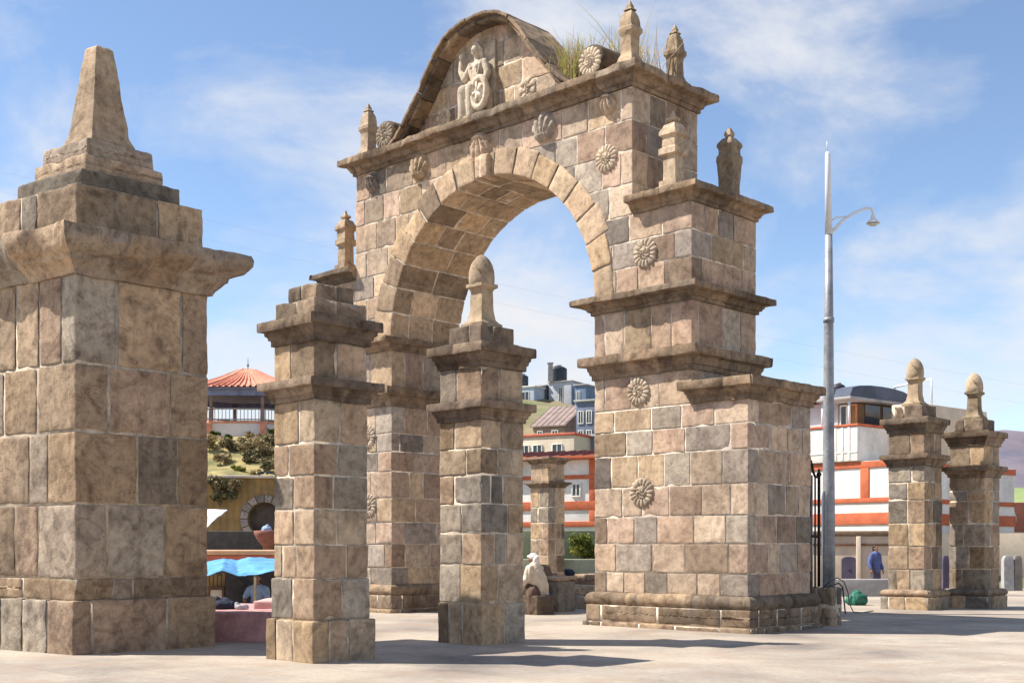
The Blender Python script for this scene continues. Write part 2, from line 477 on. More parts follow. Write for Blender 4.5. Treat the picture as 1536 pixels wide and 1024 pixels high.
M_arch = stone_mat('arch_stone', PAL_ARCH)
M_pil = stone_mat('pillar_stone', PAL_PIL, stain=.65)
M_big = stone_mat('corner_pillar_stone', PAL_BIG, stain=.75, pit=.75, bump=.7)
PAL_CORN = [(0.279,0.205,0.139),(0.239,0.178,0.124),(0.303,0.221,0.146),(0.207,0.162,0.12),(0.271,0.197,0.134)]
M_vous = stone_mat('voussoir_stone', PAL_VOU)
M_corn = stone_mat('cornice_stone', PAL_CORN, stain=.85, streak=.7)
PAL_FIN = [(0.42,0.328,0.23),(0.38,0.289,0.198),(0.44,0.338,0.225)]
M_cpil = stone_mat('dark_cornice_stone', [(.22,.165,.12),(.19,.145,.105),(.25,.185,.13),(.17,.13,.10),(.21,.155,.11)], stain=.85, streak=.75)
M_fin = stone_mat('finial_stone', PAL_FIN, stain=.6, pit=.3)
M_pale = stone_mat('pale_carved_stone', [(.58,.50,.39),(.62,.54,.43),(.55,.46,.36)], stain=.45, pit=.2, bump=.35, lich=.1)
M_rose = stone_mat('rosette_stone', [(.52,.43,.33),(.58,.49,.37),(.50,.41,.31),(.56,.46,.35)], stain=.5, pit=.2, bump=.35, lich=.1)
M_mort = rough_mat('lime_mortar', (.76,.65,.52), var=.5, scale=5, rough=.95, bump=.6)
MS = [M_arch, M_mort]; MP = [M_pil, rough_mat('pillar_mortar', (.68,.57,.44), var=.5, scale=5, rough=.95, bump=.6)]; MG = [M_big, rough_mat('weathered_mortar', (.55,.455,.345), var=.5, scale=4, rough=.95, bump=.6)]
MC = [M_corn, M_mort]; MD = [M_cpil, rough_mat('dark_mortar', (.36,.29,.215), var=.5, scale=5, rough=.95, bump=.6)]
M_white = rough_mat('white_plaster', (.80,.76,.70), var=.26, scale=.9, bump=.1)
M_grey = rough_mat('grey_plaster', (.50,.50,.53), var=.2, scale=.8, bump=.1)
M_cream = rough_mat('cream_plaster', (.72,.60,.46), var=.2, scale=.7, bump=.1)
M_beige = rough_mat('beige_plaster', (.58,.47,.36), var=.25, scale=.8, bump=.15)
M_orange = rough_mat('orange_paint', (.60,.16,.075), var=.3, scale=1.5, bump=.1)
M_rtile = rough_mat('red_tin_roof', (.60,.16,.10), var=.25, scale=2, bump=.1)
M_otile = rough_mat('orange_roof_tile', (.68,.29,.19), var=.3, scale=2.5, bump=.2)
M_brown = rough_mat('brown_wood', (.16,.085,.05), var=.4, scale=4)
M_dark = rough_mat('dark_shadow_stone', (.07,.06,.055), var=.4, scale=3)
M_glass = rough_mat('dark_glass', (.04,.055,.075), var=.3, scale=.6, rough=.15, bump=0, spec=.6)
M_brick = rough_mat('adobe_brick', (.40,.27,.20), var=.3, scale=1.2)
M_tank = rough_mat('black_tank_plastic', (.035,.045,.06), var=.3, scale=2, rough=.5)
M_conc = rough_mat('raw_concrete', (.40,.39,.38), var=.3, scale=.9, bump=.3)
M_iron = rough_mat('black_iron', (.018,.018,.02), var=.3, scale=10, rough=.45, metal=.3)
M_galv = rough_mat('galvanised_steel', (.34,.35,.37), var=.45, scale=1.6, rough=.5, metal=.35)
M_lampw = rough_mat('white_enamel', (.75,.76,.78), var=.1, scale=5, rough=.4, bump=0)
M_bluetarp = rough_mat('blue_tarpaulin', (.12,.36,.66), var=.38, scale=2.2, rough=.55, bump=.3)
M_greentarp = rough_mat('green_tarpaulin', (.03,.17,.12), var=.5, scale=6, rough=.6, bump=.4)
M_pink = rough_mat('pink_painted_concrete', (.56,.30,.285), var=.4, scale=3.5, bump=.3)
M_pink2 = rough_mat('pale_pink_concrete', (.66,.40,.37), var=.2, scale=2.5, bump=.3)
M_purple = rough_mat('dark_purple_paint', (.10,.085,.13), var=.3, scale=2)
M_bluec = rough_mat('blue_cloth', (.10,.13,.30), var=.35, scale=8)
M_lblue = rough_mat('pale_blue_cloth', (.36,.46,.62), var=.3, scale=8)
M_shawl = rough_mat('cream_wool', (.62,.53,.42), var=.2, scale=12)
M_shawlg = rough_mat('grey_wool', (.40,.39,.42), var=.2, scale=12)
M_hat = rough_mat('white_cotton', (.78,.75,.72), var=.15, scale=14)
M_skirt = rough_mat('brown_wool_skirt', (.13,.085,.06), var=.4, scale=8)
M_navy = rough_mat('navy_cloth', (.025,.032,.06), var=.4, scale=8)
M_skin = rough_mat('skin', (.34,.18,.11), var=.15, scale=12, rough=.6, bump=.05)
M_hair = rough_mat('black_hair', (.015,.012,.012), var=.3, scale=30, rough=.5)
M_sack = rough_mat('brown_sacking', (.22,.15,.10), var=.4, scale=9)
M_bark = rough_mat('bark', (.13,.10,.075), var=.4, scale=8)
M_leaf = tint_mat('leaves', [(.03,.055,.014),(.07,.11,.022),(.15,.19,.035),(.28,.27,.06)], trans=.25)
M_scrub = tint_mat('dry_scrub', [(.10,.095,.05),(.19,.165,.08),(.33,.265,.13),(.29,.20,.14),(.50,.42,.19)], trans=.15)
M_grass = tint_mat('wild_grass', [(.16,.20,.04),(.30,.32,.07),(.44,.40,.12),(.55,.45,.24),(.50,.36,.28)], trans=.35)

# ------------------------------------------------------------------ camera
cam = bpy.data.cameras.new('camera'); camo = bpy.data.objects.new('camera', cam); COL.objects.link(camo)
EYE = 1.5; FPX = 1850.0; HZ = 819.0
camo.location = (0, 0, EYE); camo.rotation_euler = (PI / 2, 0, 0)
cam.lens = 36 * FPX / 1536; cam.sensor_width = 36; cam.sensor_fit = 'HORIZONTAL'
cam.shift_x = 0; cam.shift_y = (HZ - 512) / 1536
cam.clip_start = .1; cam.clip_end = 9000
S.camera = camo

# ------------------------------------------------------------------ the arch
ca, sa = math.cos(math.radians(46.03)), math.sin(math.radians(46.03))
def mk(dx=(ca, sa), dy=(-sa, ca)):
    def f(P):
        P = np.asarray(P, float)
        return np.stack([P[:, 0] * dx[0] + P[:, 1] * dy[0], P[:, 0] * dx[1] + P[:, 1] * dy[1], P[:, 2]], -1)
    return f
MAP = mk()
ARCH0 = Vector((4.076, 21.3, 0))
T = 2.08
YR0, YR1 = 0.0, 3.46           # right pier and its buttress
YL0, YL1 = 9.44, 13.1
YC, R, ZS = 6.45, 2.98, 6.22
arch = empty('stone_arch', ARCH0, 'tall brown stone triumphal arch with statue in its curved gable', 'arch')

def pier(y0, y1, yb0, yb1, ys0, ys1, sc3, sc4):
    """y0..y1 foot, yb0..yb1 buttress, ys0..ys1 upper pier"""
    p = MB()
    ashlar(p, 0, T, y0, y1, [.62, 1.02, 1.55, 2.05, 2.6, 3.2, 3.65, 4.06], .45, .75, MAP)
    ashlar(p, 0, T, ys0, ys1, [4.06, 4.68], .5, .9, MAP)
    ashlar(p, 0, T, ys0, ys1, [5.1, 5.93], .5, .85, MAP)
    o = p.build('pier', MS, arch)
    b = MB()
    ashlar(b, -.12, T + .12, y0 - .12, y1 + .12, [.08, .40], .6, 1.3, MAP, r=.03, top=True)
    ashlar(b, -.17, T + .17, y0 - .17, y1 + .17, [-.05, .085], .6, 1.3, MAP, r=.03, top=True)
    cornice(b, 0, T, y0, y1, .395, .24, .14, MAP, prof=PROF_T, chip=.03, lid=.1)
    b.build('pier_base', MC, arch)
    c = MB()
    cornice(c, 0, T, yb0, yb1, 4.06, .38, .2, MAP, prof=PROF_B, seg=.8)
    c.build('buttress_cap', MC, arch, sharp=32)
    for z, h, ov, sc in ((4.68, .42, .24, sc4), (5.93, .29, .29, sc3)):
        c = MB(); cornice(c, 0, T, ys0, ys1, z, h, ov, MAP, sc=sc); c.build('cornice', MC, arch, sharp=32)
pier(YR0, YR1, 0, 1.16, 1.18, 3.46, (1, .95, 1, 1.35), (1, 1, 1, .95))
pier(YL0, YL1, 11.94, 13.1, YL0, 11.96, (1, .4, 1, 1), (1, .55, 1, 1))

# wall above the springing, with the round opening
def clampR(rad):
    def f(P):
        y = P[:, 1] - YC; z = P[:, 2] - ZS
        d = np.hypot(y, z); k = np.where((d < rad) & (z > -.2), rad / np.maximum(d, 1e-3), 1.0)
        P = P.copy(); P[:, 1] = YC + y * k; P[:, 2] = ZS + z * k
        return P
    return f
RO = R + .5
def skipR(lo, hi):
    ys = (lo[1], hi[1]); zs = (lo[2], hi[2])
    return max(math.hypot(y - YC, z - ZS) for y in ys for z in zs) < RO + .04
w = MB()
ashlar(w, 0, T, 1.18, 11.98, [6.22, 6.72, 7.2, 7.7], .45, .8, MAP, clamp=clampR(RO - .1), skip=skipR, core=False)
ashlar(w, 0, T, 2.54, 10.72, [7.7, 8.3, 8.92, 9.5, 10.1], .45, .85, MAP, clamp=clampR(RO - .1), skip=skipR, core=False)
g = .012
w.box((g, 1.18 + g, 6.2), (T - g, 2.58, 7.72), .5, 1, MAP); w.box((g, 10.7, 6.2), (T - g, 11.98 - g, 7.72), .5, 1, MAP)
ya, yb, zt = 2.54 + g, 10.72 - g, 10.1
angs = sorted(set([PI * k / 48 for k in range(49)] + [math.atan2(zt - ZS, yb - YC), math.atan2(zt - ZS, ya - YC)]))
inn = []; outr = []
for t in angs:
    cy, cz = math.cos(t), math.sin(t)
    inn.append((YC + (R + .015) * cy, ZS + (R + .015) * cz))
    k = min((yb - YC) / cy if cy > 1e-6 else 1e9, (ya - YC) / cy if cy < -1e-6 else 1e9, (zt - ZS) / cz if cz > 1e-6 else 1e9)
    outr.append((YC + k * cy, ZS + k * cz))
for i in range(len(angs) - 1):
    a, b, c, d = inn[i], outr[i], outr[i + 1], inn[i + 1]
    for x in (g, T - g):
        w.add(MAP(np.array([(x, *a), (x, *b), (x, *c), (x, *d)])), [(0, 1, 2, 3)], .5, 1)
    w.add(MAP(np.array([(g, *a), (T - g, *a), (T - g, *d), (g, *d)])), [(0, 1, 2, 3)], .5, 1)
    w.add(MAP(np.array([(g, *b), (T - g, *b), (T - g, *c), (g, *c)])), [(0, 1, 2, 3)], .5, 1)
w.build('spandrel_wall', MS, arch)

vr = MB()
def arcmap(P):
    th = P[:, 1] / R
    return MAP(np.stack([P[:, 0], YC - P[:, 2] * np.cos(th), ZS + P[:, 2] * np.sin(th)], -1))
NV = 17
es = [PI * R * k / NV for k in range(NV + 1)]
for i in range(NV):
    xs = splits(0, T, .55, .9) if True else None
    xs[0] = -.025; xs[-1] = T + .025
    hgt = R + .5 + rnd.uniform(-.05, .13)
    for j in range(len(xs) - 1):
        fc = ['z-'] + (['x-', 'z+'] if j == 0 else []) + (['x+', 'z+'] if j == len(xs) - 2 else [])
        d = rnd.uniform(-.012, .012)
        grid(vr, (xs[j] + (0 if j == 0 else .008) + (d if j == 0 else 0), es[i] + .007, R + rnd.uniform(-.012, .01)), (xs[j+1] - (0 if j == len(xs)-2 else .008), es[i+1] - .007, hgt),
             fc, arcmap, rnd.random(), r=.028, sp=.11, amp=.009, off=np.array([rnd.uniform(0, 90) for _ in range(3)]))
# projecting keystone
grid(vr, (-.13, PI*R/2 - .17, R - .03), (.3, PI*R/2 + .19, R + .46), ('x-','z-','z+','y-','y+'), arcmap, .63, r=.04, sp=.08, amp=.018)
vr.build('arch_ring', [M_vous, M_mort], arch)

# cap mouldings of the shoulders and the great top cornice
for ya_, yb_ in ((1.18, 2.54), (10.72, 11.98)):
    c = MB()
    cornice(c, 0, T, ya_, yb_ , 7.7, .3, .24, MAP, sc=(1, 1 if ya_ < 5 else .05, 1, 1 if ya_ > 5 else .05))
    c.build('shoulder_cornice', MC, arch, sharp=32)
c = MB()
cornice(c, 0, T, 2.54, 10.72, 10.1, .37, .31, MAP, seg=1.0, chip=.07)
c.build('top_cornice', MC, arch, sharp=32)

# bell-shaped gable
YG = 6.57
bell = [(2.72, 10.45), (2.5, 10.6), (2.27, 10.81), (2.06, 11.04), (1.83, 11.3), (1.61, 11.57), (1.39, 11.85), (1.18, 12.1), (.98, 12.29), (.72, 12.44), (.38, 12.53), (0, 12.55)]
full = [(YG - a, z) for a, z in bell] + [(YG + a, z) for a, z in bell[::-1][1:]]
FV = [Vector((y, z)) for y, z in full]
cum = [0]
for a, b in zip(FV, FV[1:]): cum.append(cum[-1] + (b - a).length)
def bellpt(s):
    s = min(max(s, 0), cum[-1] - 1e-6)
    i = max(k for k in range(len(cum)) if cum[k] <= s); i = min(i, len(FV) - 2)
    t = (s - cum[i]) / (cum[i+1] - cum[i])
    p = FV[i].lerp(FV[i+1], t)
    def nrm(j):
        j0 = max(j - 1, 0); j1 = min(j + 1, len(FV) - 1)
        d = (FV[j1] - FV[j0]).normalized(); return Vector((d.y, -d.x))
    n = nrm(i).lerp(nrm(i + 1), t).normalized()       # points inward
    return p, n
def bellmap(P):
    out = np.zeros_like(P)
    for k, (x, s, d) in enumerate(P):
        p, n = bellpt(s); q = p + n * d
        out[k] = (x, q.x, max(q.y, 10.4))
    return MAP(out)
gb = MB()
ss = splits(0, cum[-1], .5, .7)
for a, b in zip(ss, ss[1:]):
    j = rnd.uniform(-.006, .006)
    grid(gb, (-.15 + j, a + .001, .055), (.5, b - .001, .15), ('x-', 'z+'), bellmap, rnd.uniform(.35, .75), r=.012, sp=.08, amp=.008, chip=.006, off=np.array([rnd.uniform(0, 50)] * 3))
ss = splits(0, cum[-1], .7, 1.1)
for a, b in zip(ss, ss[1:]):
    j = rnd.uniform(-.008, .008)
    grid(gb, (-.27 + j, a + .001, -.01), (1.02, b - .001, .06), ('x-', 'x+', 'z-', 'z+'), bellmap, rnd.uniform(.35, .75), r=.012, sp=.08, amp=.009, chip=.008, off=np.array([rnd.uniform(0, 50)] * 3))
gb.build('gable_moulding', MC, arch)
def hw(z, ins=.12):
    zs = [q[1] for q in bell]; ws = [q[0] for q in bell]
    return np.maximum(np.interp(z + ins * .55, zs, ws) - ins * .75, .02)
tp = MB()
rows = courses(10.47, 12.5, .5, .1)
for za, zb in zip(rows, rows[1:]):
    hm = float(hw(np.array([za]))[0])
    for a, b in zip(*(lambda q: (q, q[1:]))(splits(YG - hm, YG + hm, .45, .75))):
        def cl(P):
            h = hw(P[:, 2]); P = P.copy(); P[:, 1] = np.clip(P[:, 1], YG - h, YG + h); return P
        grid(tp, (.20 + rnd.uniform(-.008, .008), a + .007, za + .006), (.6, b - .007, zb - .006), ('x-',), MAP, rnd.random(), r=.02, amp=.006, clamp=cl, off=np.array([rnd.uniform(0, 50)] * 3))
poly = [(y, z) for y, z in [(YG - (a - .05), max(z - .04, 10.42)) for a, z in bell] + [(YG + (a - .05), max(z - .04, 10.42)) for a, z in bell[::-1][1:]]]
n = len(poly)
V = np.array([(.213, y, z) for y, z in poly] + [(1.0, y, z) for y, z in poly])
tp.add(MAP(V), [tuple(range(n)), tuple(range(n, 2*n))[::-1]] + [(i, i + n, (i+1) % n + n, (i+1) % n) for i in range(n)], .5, 1)
tp.build('gable_wall', MS, arch)

# carved rosettes, shells, scrolls
def rosette(yc, zc, rad, seed, name='rosette', x0=0.0, mat=None, parent=arch, squash=1.0, petals=16):
    nr, nt_ = 22, 144
    rr = random.Random(seed); ph = rr.uniform(0, 6.28); ph2 = rr.uniform(0, 6.28); tw = rr.uniform(1.2, 2.4) * rr.choice((-1, 1))
    n2 = rr.choice((4, 5, 6)); F = []; P = []
    jit = [rr.uniform(.93, 1.05) for _ in range(petals)]
    for i in range(nr + 1):
        q = (i + .4) / (nr + .4)
        for k in range(nt_):
            t = 2 * PI * k / nt_
            u = petals * (t + ph) / (2 * PI); fu = u - math.floor(u); pj = jit[int(math.floor(u)) % petals]
            lob = math.sin(PI * fu)
            ro = rad * (.90 + .11 * lob ** .6 * pj)
            groove = 1 - math.exp(-(min(fu, 1 - fu) / .16) ** 2)
            a = (q - .42) / .58
            hp = (.020 + .030 * math.sin(PI * min(1, max(0, a) * .8 + .15))) * (.35 + .65 * groove)
            b = q / .5
            sw = .5 + .5 * math.cos(n2 * (t + ph2 + tw * q * 2.2))
            hi = .030 + .035 * sw ** .8 * math.sin(PI * min(1, b * .75 + .1)) + .02 * math.exp(-(b * 3) ** 2)
            w_ = min(1, max(0, (q - .40) / .10))
            h = hi * (1 - w_) + hp * w_ - .018 * math.exp(-((q - .46) / .035) ** 2)
            if q > .93: h *= .75
            if i == nr: h = -.03
            P.append((x0 - h, yc + ro * q * math.cos(t), zc + ro * q * math.sin(t) * squash))
    P.append((x0 - .08, yc, zc))
    P = np.array(P); P += vnoise3(P, 9, seed) * .010 + vnoise3(P, 26, seed) * .004
    c = len(P) - 1
    for i in range(nr):
        for k in range(nt_):
            F.append((i*nt_+k, (i+1)*nt_+k, (i+1)*nt_+(k+1)%nt_, i*nt_+(k+1)%nt_))
    for k in range(nt_): F.append((c, k, (k+1)%nt_))
    m = MB(); m.add(MAP(P), F, rr.random())
    return m.build(name, mat or M_rose, parent)
def shell(yc, zc, rad, seed, name='scallop_shell', x0=0.0, flip=1, ribs=9):
    nr, nt_ = 14, 96
    rr = random.Random(seed); P = []; F = []
    for i in range(nr + 1):
        q = (i + .5) / (nr + .5)
        for k in range(nt_):
            t = 2 * PI * k / nt_
            y = q * math.cos(t); z = q * math.sin(t) * 1.08
            phi = math.atan2(y, (z * flip + 1.35))
            rib = abs(math.cos(phi * ribs * 1.25))
            sc = 1 + (.07 * (rib - .5) if z * flip > -.2 else -.1)
            h = (.05 + .06 * rib ** .7) * (1 - q ** 5) + .05 * (1 - q * q)
            if z * flip < -.55: h += .05
            if i == nr: h = -.03
            P.append((x0 - h, yc + y * rad * sc, zc + z * rad * sc))
    P.append((x0 - .12, yc, zc)); P = np.array(P); P += vnoise3(P, 12, seed) * .008
    c = len(P) - 1
    for i in range(nr):
        for k in range(nt_):
            F.append((i*nt_+k, (i+1)*nt_+k, (i+1)*nt_+(k+1)%nt_, i*nt_+(k+1)%nt_))
    for k in range(nt_): F.append((c, k, (k+1)%nt_))
    m = MB(); m.add(MAP(P), F, rr.random()); return m.build(name, M_arch, arch)
for i, (y, z, r_) in enumerate(((3.16, 8.88, .27), (2.23, 6.93, .28), (2.39, 4.38, .27), (2.31, 2.5, .28), (10.28, 4.02, .28), (10.25, 2.44, .28))):
    rosette(y, z, r_, 40 + i)
for i, (y, z) in enumerate(((10.1, 9.82), (8.48, 9.84), (6.56, 9.86), (4.76, 9.84), (3.1, 9.9))):
    shell(y, z, .31 if i in (1, 2, 3) else .2, 70 + i, flip=1 if i % 2 else -1)
rosette(7.93, 10.84, .24, 5, 'leaf_carving', .21, petals=7); rosette(5.42, 10.84, .24, 8, 'leaf_carving', .21, petals=7)
for y in (3.52, 9.62):
    s_ = MB()
    V = []; n = 40
    for x, r_ in ((-.06, .27), (-.05, .31), (0, .33), (.5, .34), (.95, .34), (.95, 0.02)):
        for k in range(n): V.append((x, y + r_ * math.cos(2*PI*k/n), 10.47 + .34 + r_ * math.sin(2*PI*k/n)))
    V = np.array(V); V += vnoise3(V, 6, 4) * .012
    F = [(i*n+k, (i+1)*n+k, (i+1)*n+(k+1)%n, i*n+(k+1)%n) for i in range(5) for k in range(n)] + [tuple(range(n))]
    s_.add(MAP(V), F, .4)
    s_.box((.1, y - .3, 10.46), (.9, y + .3, 10.6), .3, 0, MAP)
    so = s_.build('scroll_end', M_corn, arch)
    rosette(y, 10.81, .29, int(y * 10), 'scroll_rosette', -.05, parent=so)

# stone finials standing on the arch
def finial(kind, x, y, z, s=1.0):
    m = MB()
    if kind == 'vase':
        sec = [(.29,.29,0),(.29,.29,.13),(.25,.25,.15),(.21,.21,.24),(.175,.175,.31),(.165,.165,.6),(.175,.175,.66),(.225,.225,.72),(.228,.228,.79),(.19,.19,.83),(.18,.18,.95),(.155,.155,1.05),(.11,.11,1.12),(.07,.07,1.15)]
        tip = [(.12,.12,1.145),(.12,.12,1.17),(.07,.07,1.20),(.075,.075,1.23),(.01,.01,1.34)]
    elif kind == 'post':
        sec = [(.31,.31,0),(.31,.31,.14),(.25,.25,.15),(.25,.25,.25),(.18,.18,.27),(.17,.17,.7),(.25,.25,.74),(.25,.25,.85),(.195,.195,.88),(.19,.19,1.06),(.25,.25,1.1),(.25,.25,1.16),(.205,.205,1.23),(.16,.16,1.31),(.06,.06,1.36)]
        tip = [(.06,.06,1.35),(.12,.12,1.39),(.12,.12,1.43),(.05,.05,1.47),(.015,.015,1.57)]
    else:
        sec = [(.3,.3,0),(.27,.27,.06),(.21,.21,.14),(.19,.19,.2),(.2,.2,.4),(.225,.225,.7),(.235,.235,.82),(.25,.25,.86),(.25,.25,.96),(.205,.205,1.0),(.205,.205,1.1),(.25,.25,1.16),(.235,.235,1.22),(.13,.13,1.32)]
        tip = [(.05,.05,1.31),(.1,.1,1.37),(.1,.1,1.42),(.06,.06,1.48),(.01,.01,1.54)]
    f = lambda L: [(a * s, b * s, z - .01 + c) for a, b, c in L]
    loft(m, f(sec), x, y, MAP, tint=rnd.random(), sub=6, amp=.012); loft(m, f(tip), x, y, MAP, tint=.2, sub=4, amp=.004)
    return m.build('finial', M_fin, arch, sharp=30)
finial('vase', .16, 2.72, 10.47, .76); finial('vase', 1.62, 2.75, 10.47, .74)
finial('vase', .2, 10.5, 10.47, .76); finial('vase', 1.7, 10.5, 10.47, .76)
finial('post', .36, 1.86, 8.0, .78); finial('bulb', 1.75, 1.56, 8.0, .74)
finial('post', .4, 11.6, 8.0, .78); finial('bulb', 1.7, 11.6, 8.0, .86)

# seated robed figure in relief, in its niche (local y grows to the picture's left)
bm = bmesh.new()
Y0s = 6.72
def sp(y, z, x=-.05): return (x + .10, Y0s + y, 10.48 + z)
sphr(bm, sp(-.02, 1.02, -.05), (.15, .20, .24), Matrix.Rotation(0, 3, 'X'))          # torso
sphr(bm, sp(-.02, .80, -.06), (.14, .17, .2), Matrix.Rotation(0, 3, 'X'))
for k in (-1, 1): sph(bm, sp(-.02 + .085 * k, 1.08, -.16), .065)
cap(bm, sp(.0, 1.22, -.05), .065, sp(.02, 1.36, -.06), .058)
sphr(bm, sp(.03, 1.46, -.08), (.10, .088, .12), Matrix.Rotation(0, 3, 'X'))                       # head
sph(bm, sp(.045, 1.45, -.18), (.022, .018, .03)); sph(bm, sp(.035, 1.39, -.14), (.04, .045, .04))
cap(bm, sp(.12, 1.53, -.05), .035, sp(-.07, 1.53, -.05), .035); sphr(bm, sp(.025, 1.59, -.05), (.085, .085, .075), Matrix.Rotation(0, 3, 'X')); cap(bm, sp(-.04, 1.5, .0), .06, sp(-.08, 1.3, .02), .045)
chain(bm, [sp(.19, 1.17), sp(.30, .90, -.14), sp(.43, 1.10, -.13), sp(.47, 1.36, -.08)], [.08, .075, .058, .045])  # raised arm
sph(bm, sp(.47, 1.39, -.09), (.05, .042, .06))
for k in range(4): cap(bm, sp(.44 + .02*k, 1.43, -.09), .015, sp(.435 + .022*k, 1.51 - .012*abs(k-1), -.09), .012)
cap(bm, sp(.44, 1.37, -.1), .016, sp(.405, 1.43, -.12), .013)
chain(bm, [sp(-.21, 1.16), sp(-.31, .93, -.06), sp(-.30, .70, -.14), sp(-.26, .62, -.2)], [.085, .082, .06, .05])  # lowered arm
for k in range(4): cap(bm, sp(-.27 + .02*k, .60, -.22), .015, sp(-.28 + .022*k, .52, -.24), .012)
cap(bm, sp(-.22, .63, -.22), .016, sp(-.17, .58, -.25), .013)
chain(bm, [sp(.07, .64, -.06), sp(.20, .58, -.26), sp(.25, .08, -.2)], [.18, .14, .13])                          # robed legs
chain(bm, [sp(-.08, .64, -.06), sp(-.08, .58, -.28), sp(-.02, .06, -.22)], [.18, .15, .14])
chain(bm, [sp(-.2, .6, -.04), sp(-.3, .4, -.06), sp(-.3, .06, -.04)], [.13, .12, .12])
for k in range(8):                                                                                        # skirt folds
    yy = .36 - .085 * k
    chain(bm, [sp(.08 + yy * .4, .66, -.2), sp(yy * .9, .36, -.27 - .03 * (k % 2)), sp(yy * 1.05, .03, -.2)], [.035, .034, .048])
for k in range(5): chain(bm, [sp(.19 - .09*k, 1.2, -.12), sp(.1 - .07*k, .98, -.2), sp(-.0 - .03*k, .74, -.21)], [.022, .02, .024])
chain(bm, [sp(.22, .7, -.14), sp(.02, .66, -.24), sp(-.22, .76, -.16)], [.035, .035, .035])
st = fuse('statue', bm, M_pale, arch, voxel=.0145, smooth=2, tint=.3, mapf=MAP)
st['label'] = 'pale seated robed figure with a raised arm and shield'
# oval shield leaning on the knees
sb = MB()
for (rr_, xx, hh) in ((1, 0, .06),):
    V = []; F = []; n = 40
    prof = [(.0, -.10), (.25, -.09), (.5, -.05), (.62, -.03), (.66, -.075), (.86, -.085), (.98, -.05), (1, .0), (.9, .06), (0, .06)]
    for q, x in prof:
        for k in range(n):
            t = 2*PI*k/n
            V.append((-.20 + x, Y0s - .33 + .25 * q * math.cos(t), 10.47 + .43 + .38 * q * math.sin(t)))
    for i in range(len(prof) - 1):
        for k in range(n): F.append((i*n+k, (i+1)*n+k, (i+1)*n+(k+1)%n, i*n+(k+1)%n))
    sb.add(MAP(np.array(V)), F, .1)
for k in range(5):
    t0 = 2*PI*k/5
    sb.tube([(-.285, Y0s - .33, 10.9), (-.27, Y0s - .33 + .15 * math.cos(t0), 10.9 + .23 * math.sin(t0))], [.035, .025], 8, .5, mapf=MAP)
sb.build('shield', M_pale, st)
nb = MB()
nb.cbox((.14, Y0s - .42, 10.47), (.23, Y0s + .62, 10.47 + 1.62), .02, .35, mapf=MAP)
nb.cbox((-.2, Y0s - .46, 10.46), (.16, Y0s + .42, 10.53), .02, .8, mapf=MAP)
nb.build('niche_slab', M_rose, st)

# ------------------------------------------------------------------ grass growing on the arch
def blades(name, pts, n, h, label, group, spread, pale=.6):
    m = MB(); rr = random.Random(len(label) + int(pts[0][0] * 10))
    base = Vector(MAP(np.array([pts[0]]))[0])
    for i in range(n):
        p = rr.choice(pts); a = rr.uniform(0, 2*PI)
        px_ = np.array([p[0] + rr.gauss(0, spread), p[1] + rr.gauss(0, spread), p[2]])
        w0 = Vector(MAP(px_[None])[0]) - base
        hh = h * rr.uniform(.35, 1.15); lean = rr.uniform(.03, 1.0) ** 1.4 * hh; wd = rr.uniform(.006, .013)
        d = Vector((math.cos(a), math.sin(a), 0)); s = Vector((-d.y, d.x, 0)) * wd
        q = [w0 + d * lean * (t ** 1.8) + Vector((0, 0, hh * (t - .12 * t * t * lean / hh))) for t in (0, .35, .7, 1)]
        V = [q[0] - s, q[0] + s, q[1] - s * .9, q[1] + s * .9, q[2] - s * .6, q[2] + s * .6, q[3]]
        m.add([tuple(v) for v in V], [(0, 1, 3, 2), (2, 3, 5, 4), (4, 5, 6)], min(1, max(0, rr.gauss(pale, .28))))
    o = m.build(name, M_grass, None, ARCH0 + base, smooth=False)
    return tag(o, label, 'grass', group)
G = 'wild grass on top of the arch'
blades('grass_clump', [(.35, 4.2, 10.62), (.5, 4.35, 10.7), (.3, 4.05, 10.5), (.6, 4.0, 10.5)], 800, .95, 'tall yellow green wild grass clump between the gable and the round scroll', G, .19, .55)
blades('grass_clump', [(.9, 3.3, 10.5), (1.0, 3.6, 10.8), (1.1, 3.1, 10.5)], 220, 1.25, 'thin straw coloured grass sticking up behind the round scroll', G, .12, .75)
blades('grass_clump', [(.3, 9.25, 10.55), (.45, 9.2, 10.6)], 90, .5, 'small dry grass tuft at the left foot of the curved gable', G, .07, .45)

# ------------------------------------------------------------------ free-standing pillars
PG = 'stone pillars round the arch'
def bud(m, cx, cy, z, r, h, mapf, round_=False):
    pr = []
    for k in range(15):
        t = k / 14
        rr_ = r * float(np.interp(t, [0, .05, .2, .45, .64, .8, .92, 1], [.92, .98, 1.0, .96, .84, .64, .38, .01]))
        if t > .999: rr_ = .003
        pr.append((max(rr_, .003), z + h * t))
    def mod(t, zz):
        q = (zz - z) / h
        return 1 - .22 * math.exp(-(math.sin(t + 2.6 * q + 1.64) / .2) ** 2) * min(1, (1 - q) * 4) * min(1, q * 8)
    lathe(m, pr, cx, cy, mapf, n=60, tint=rnd.random(), rmod=mod)

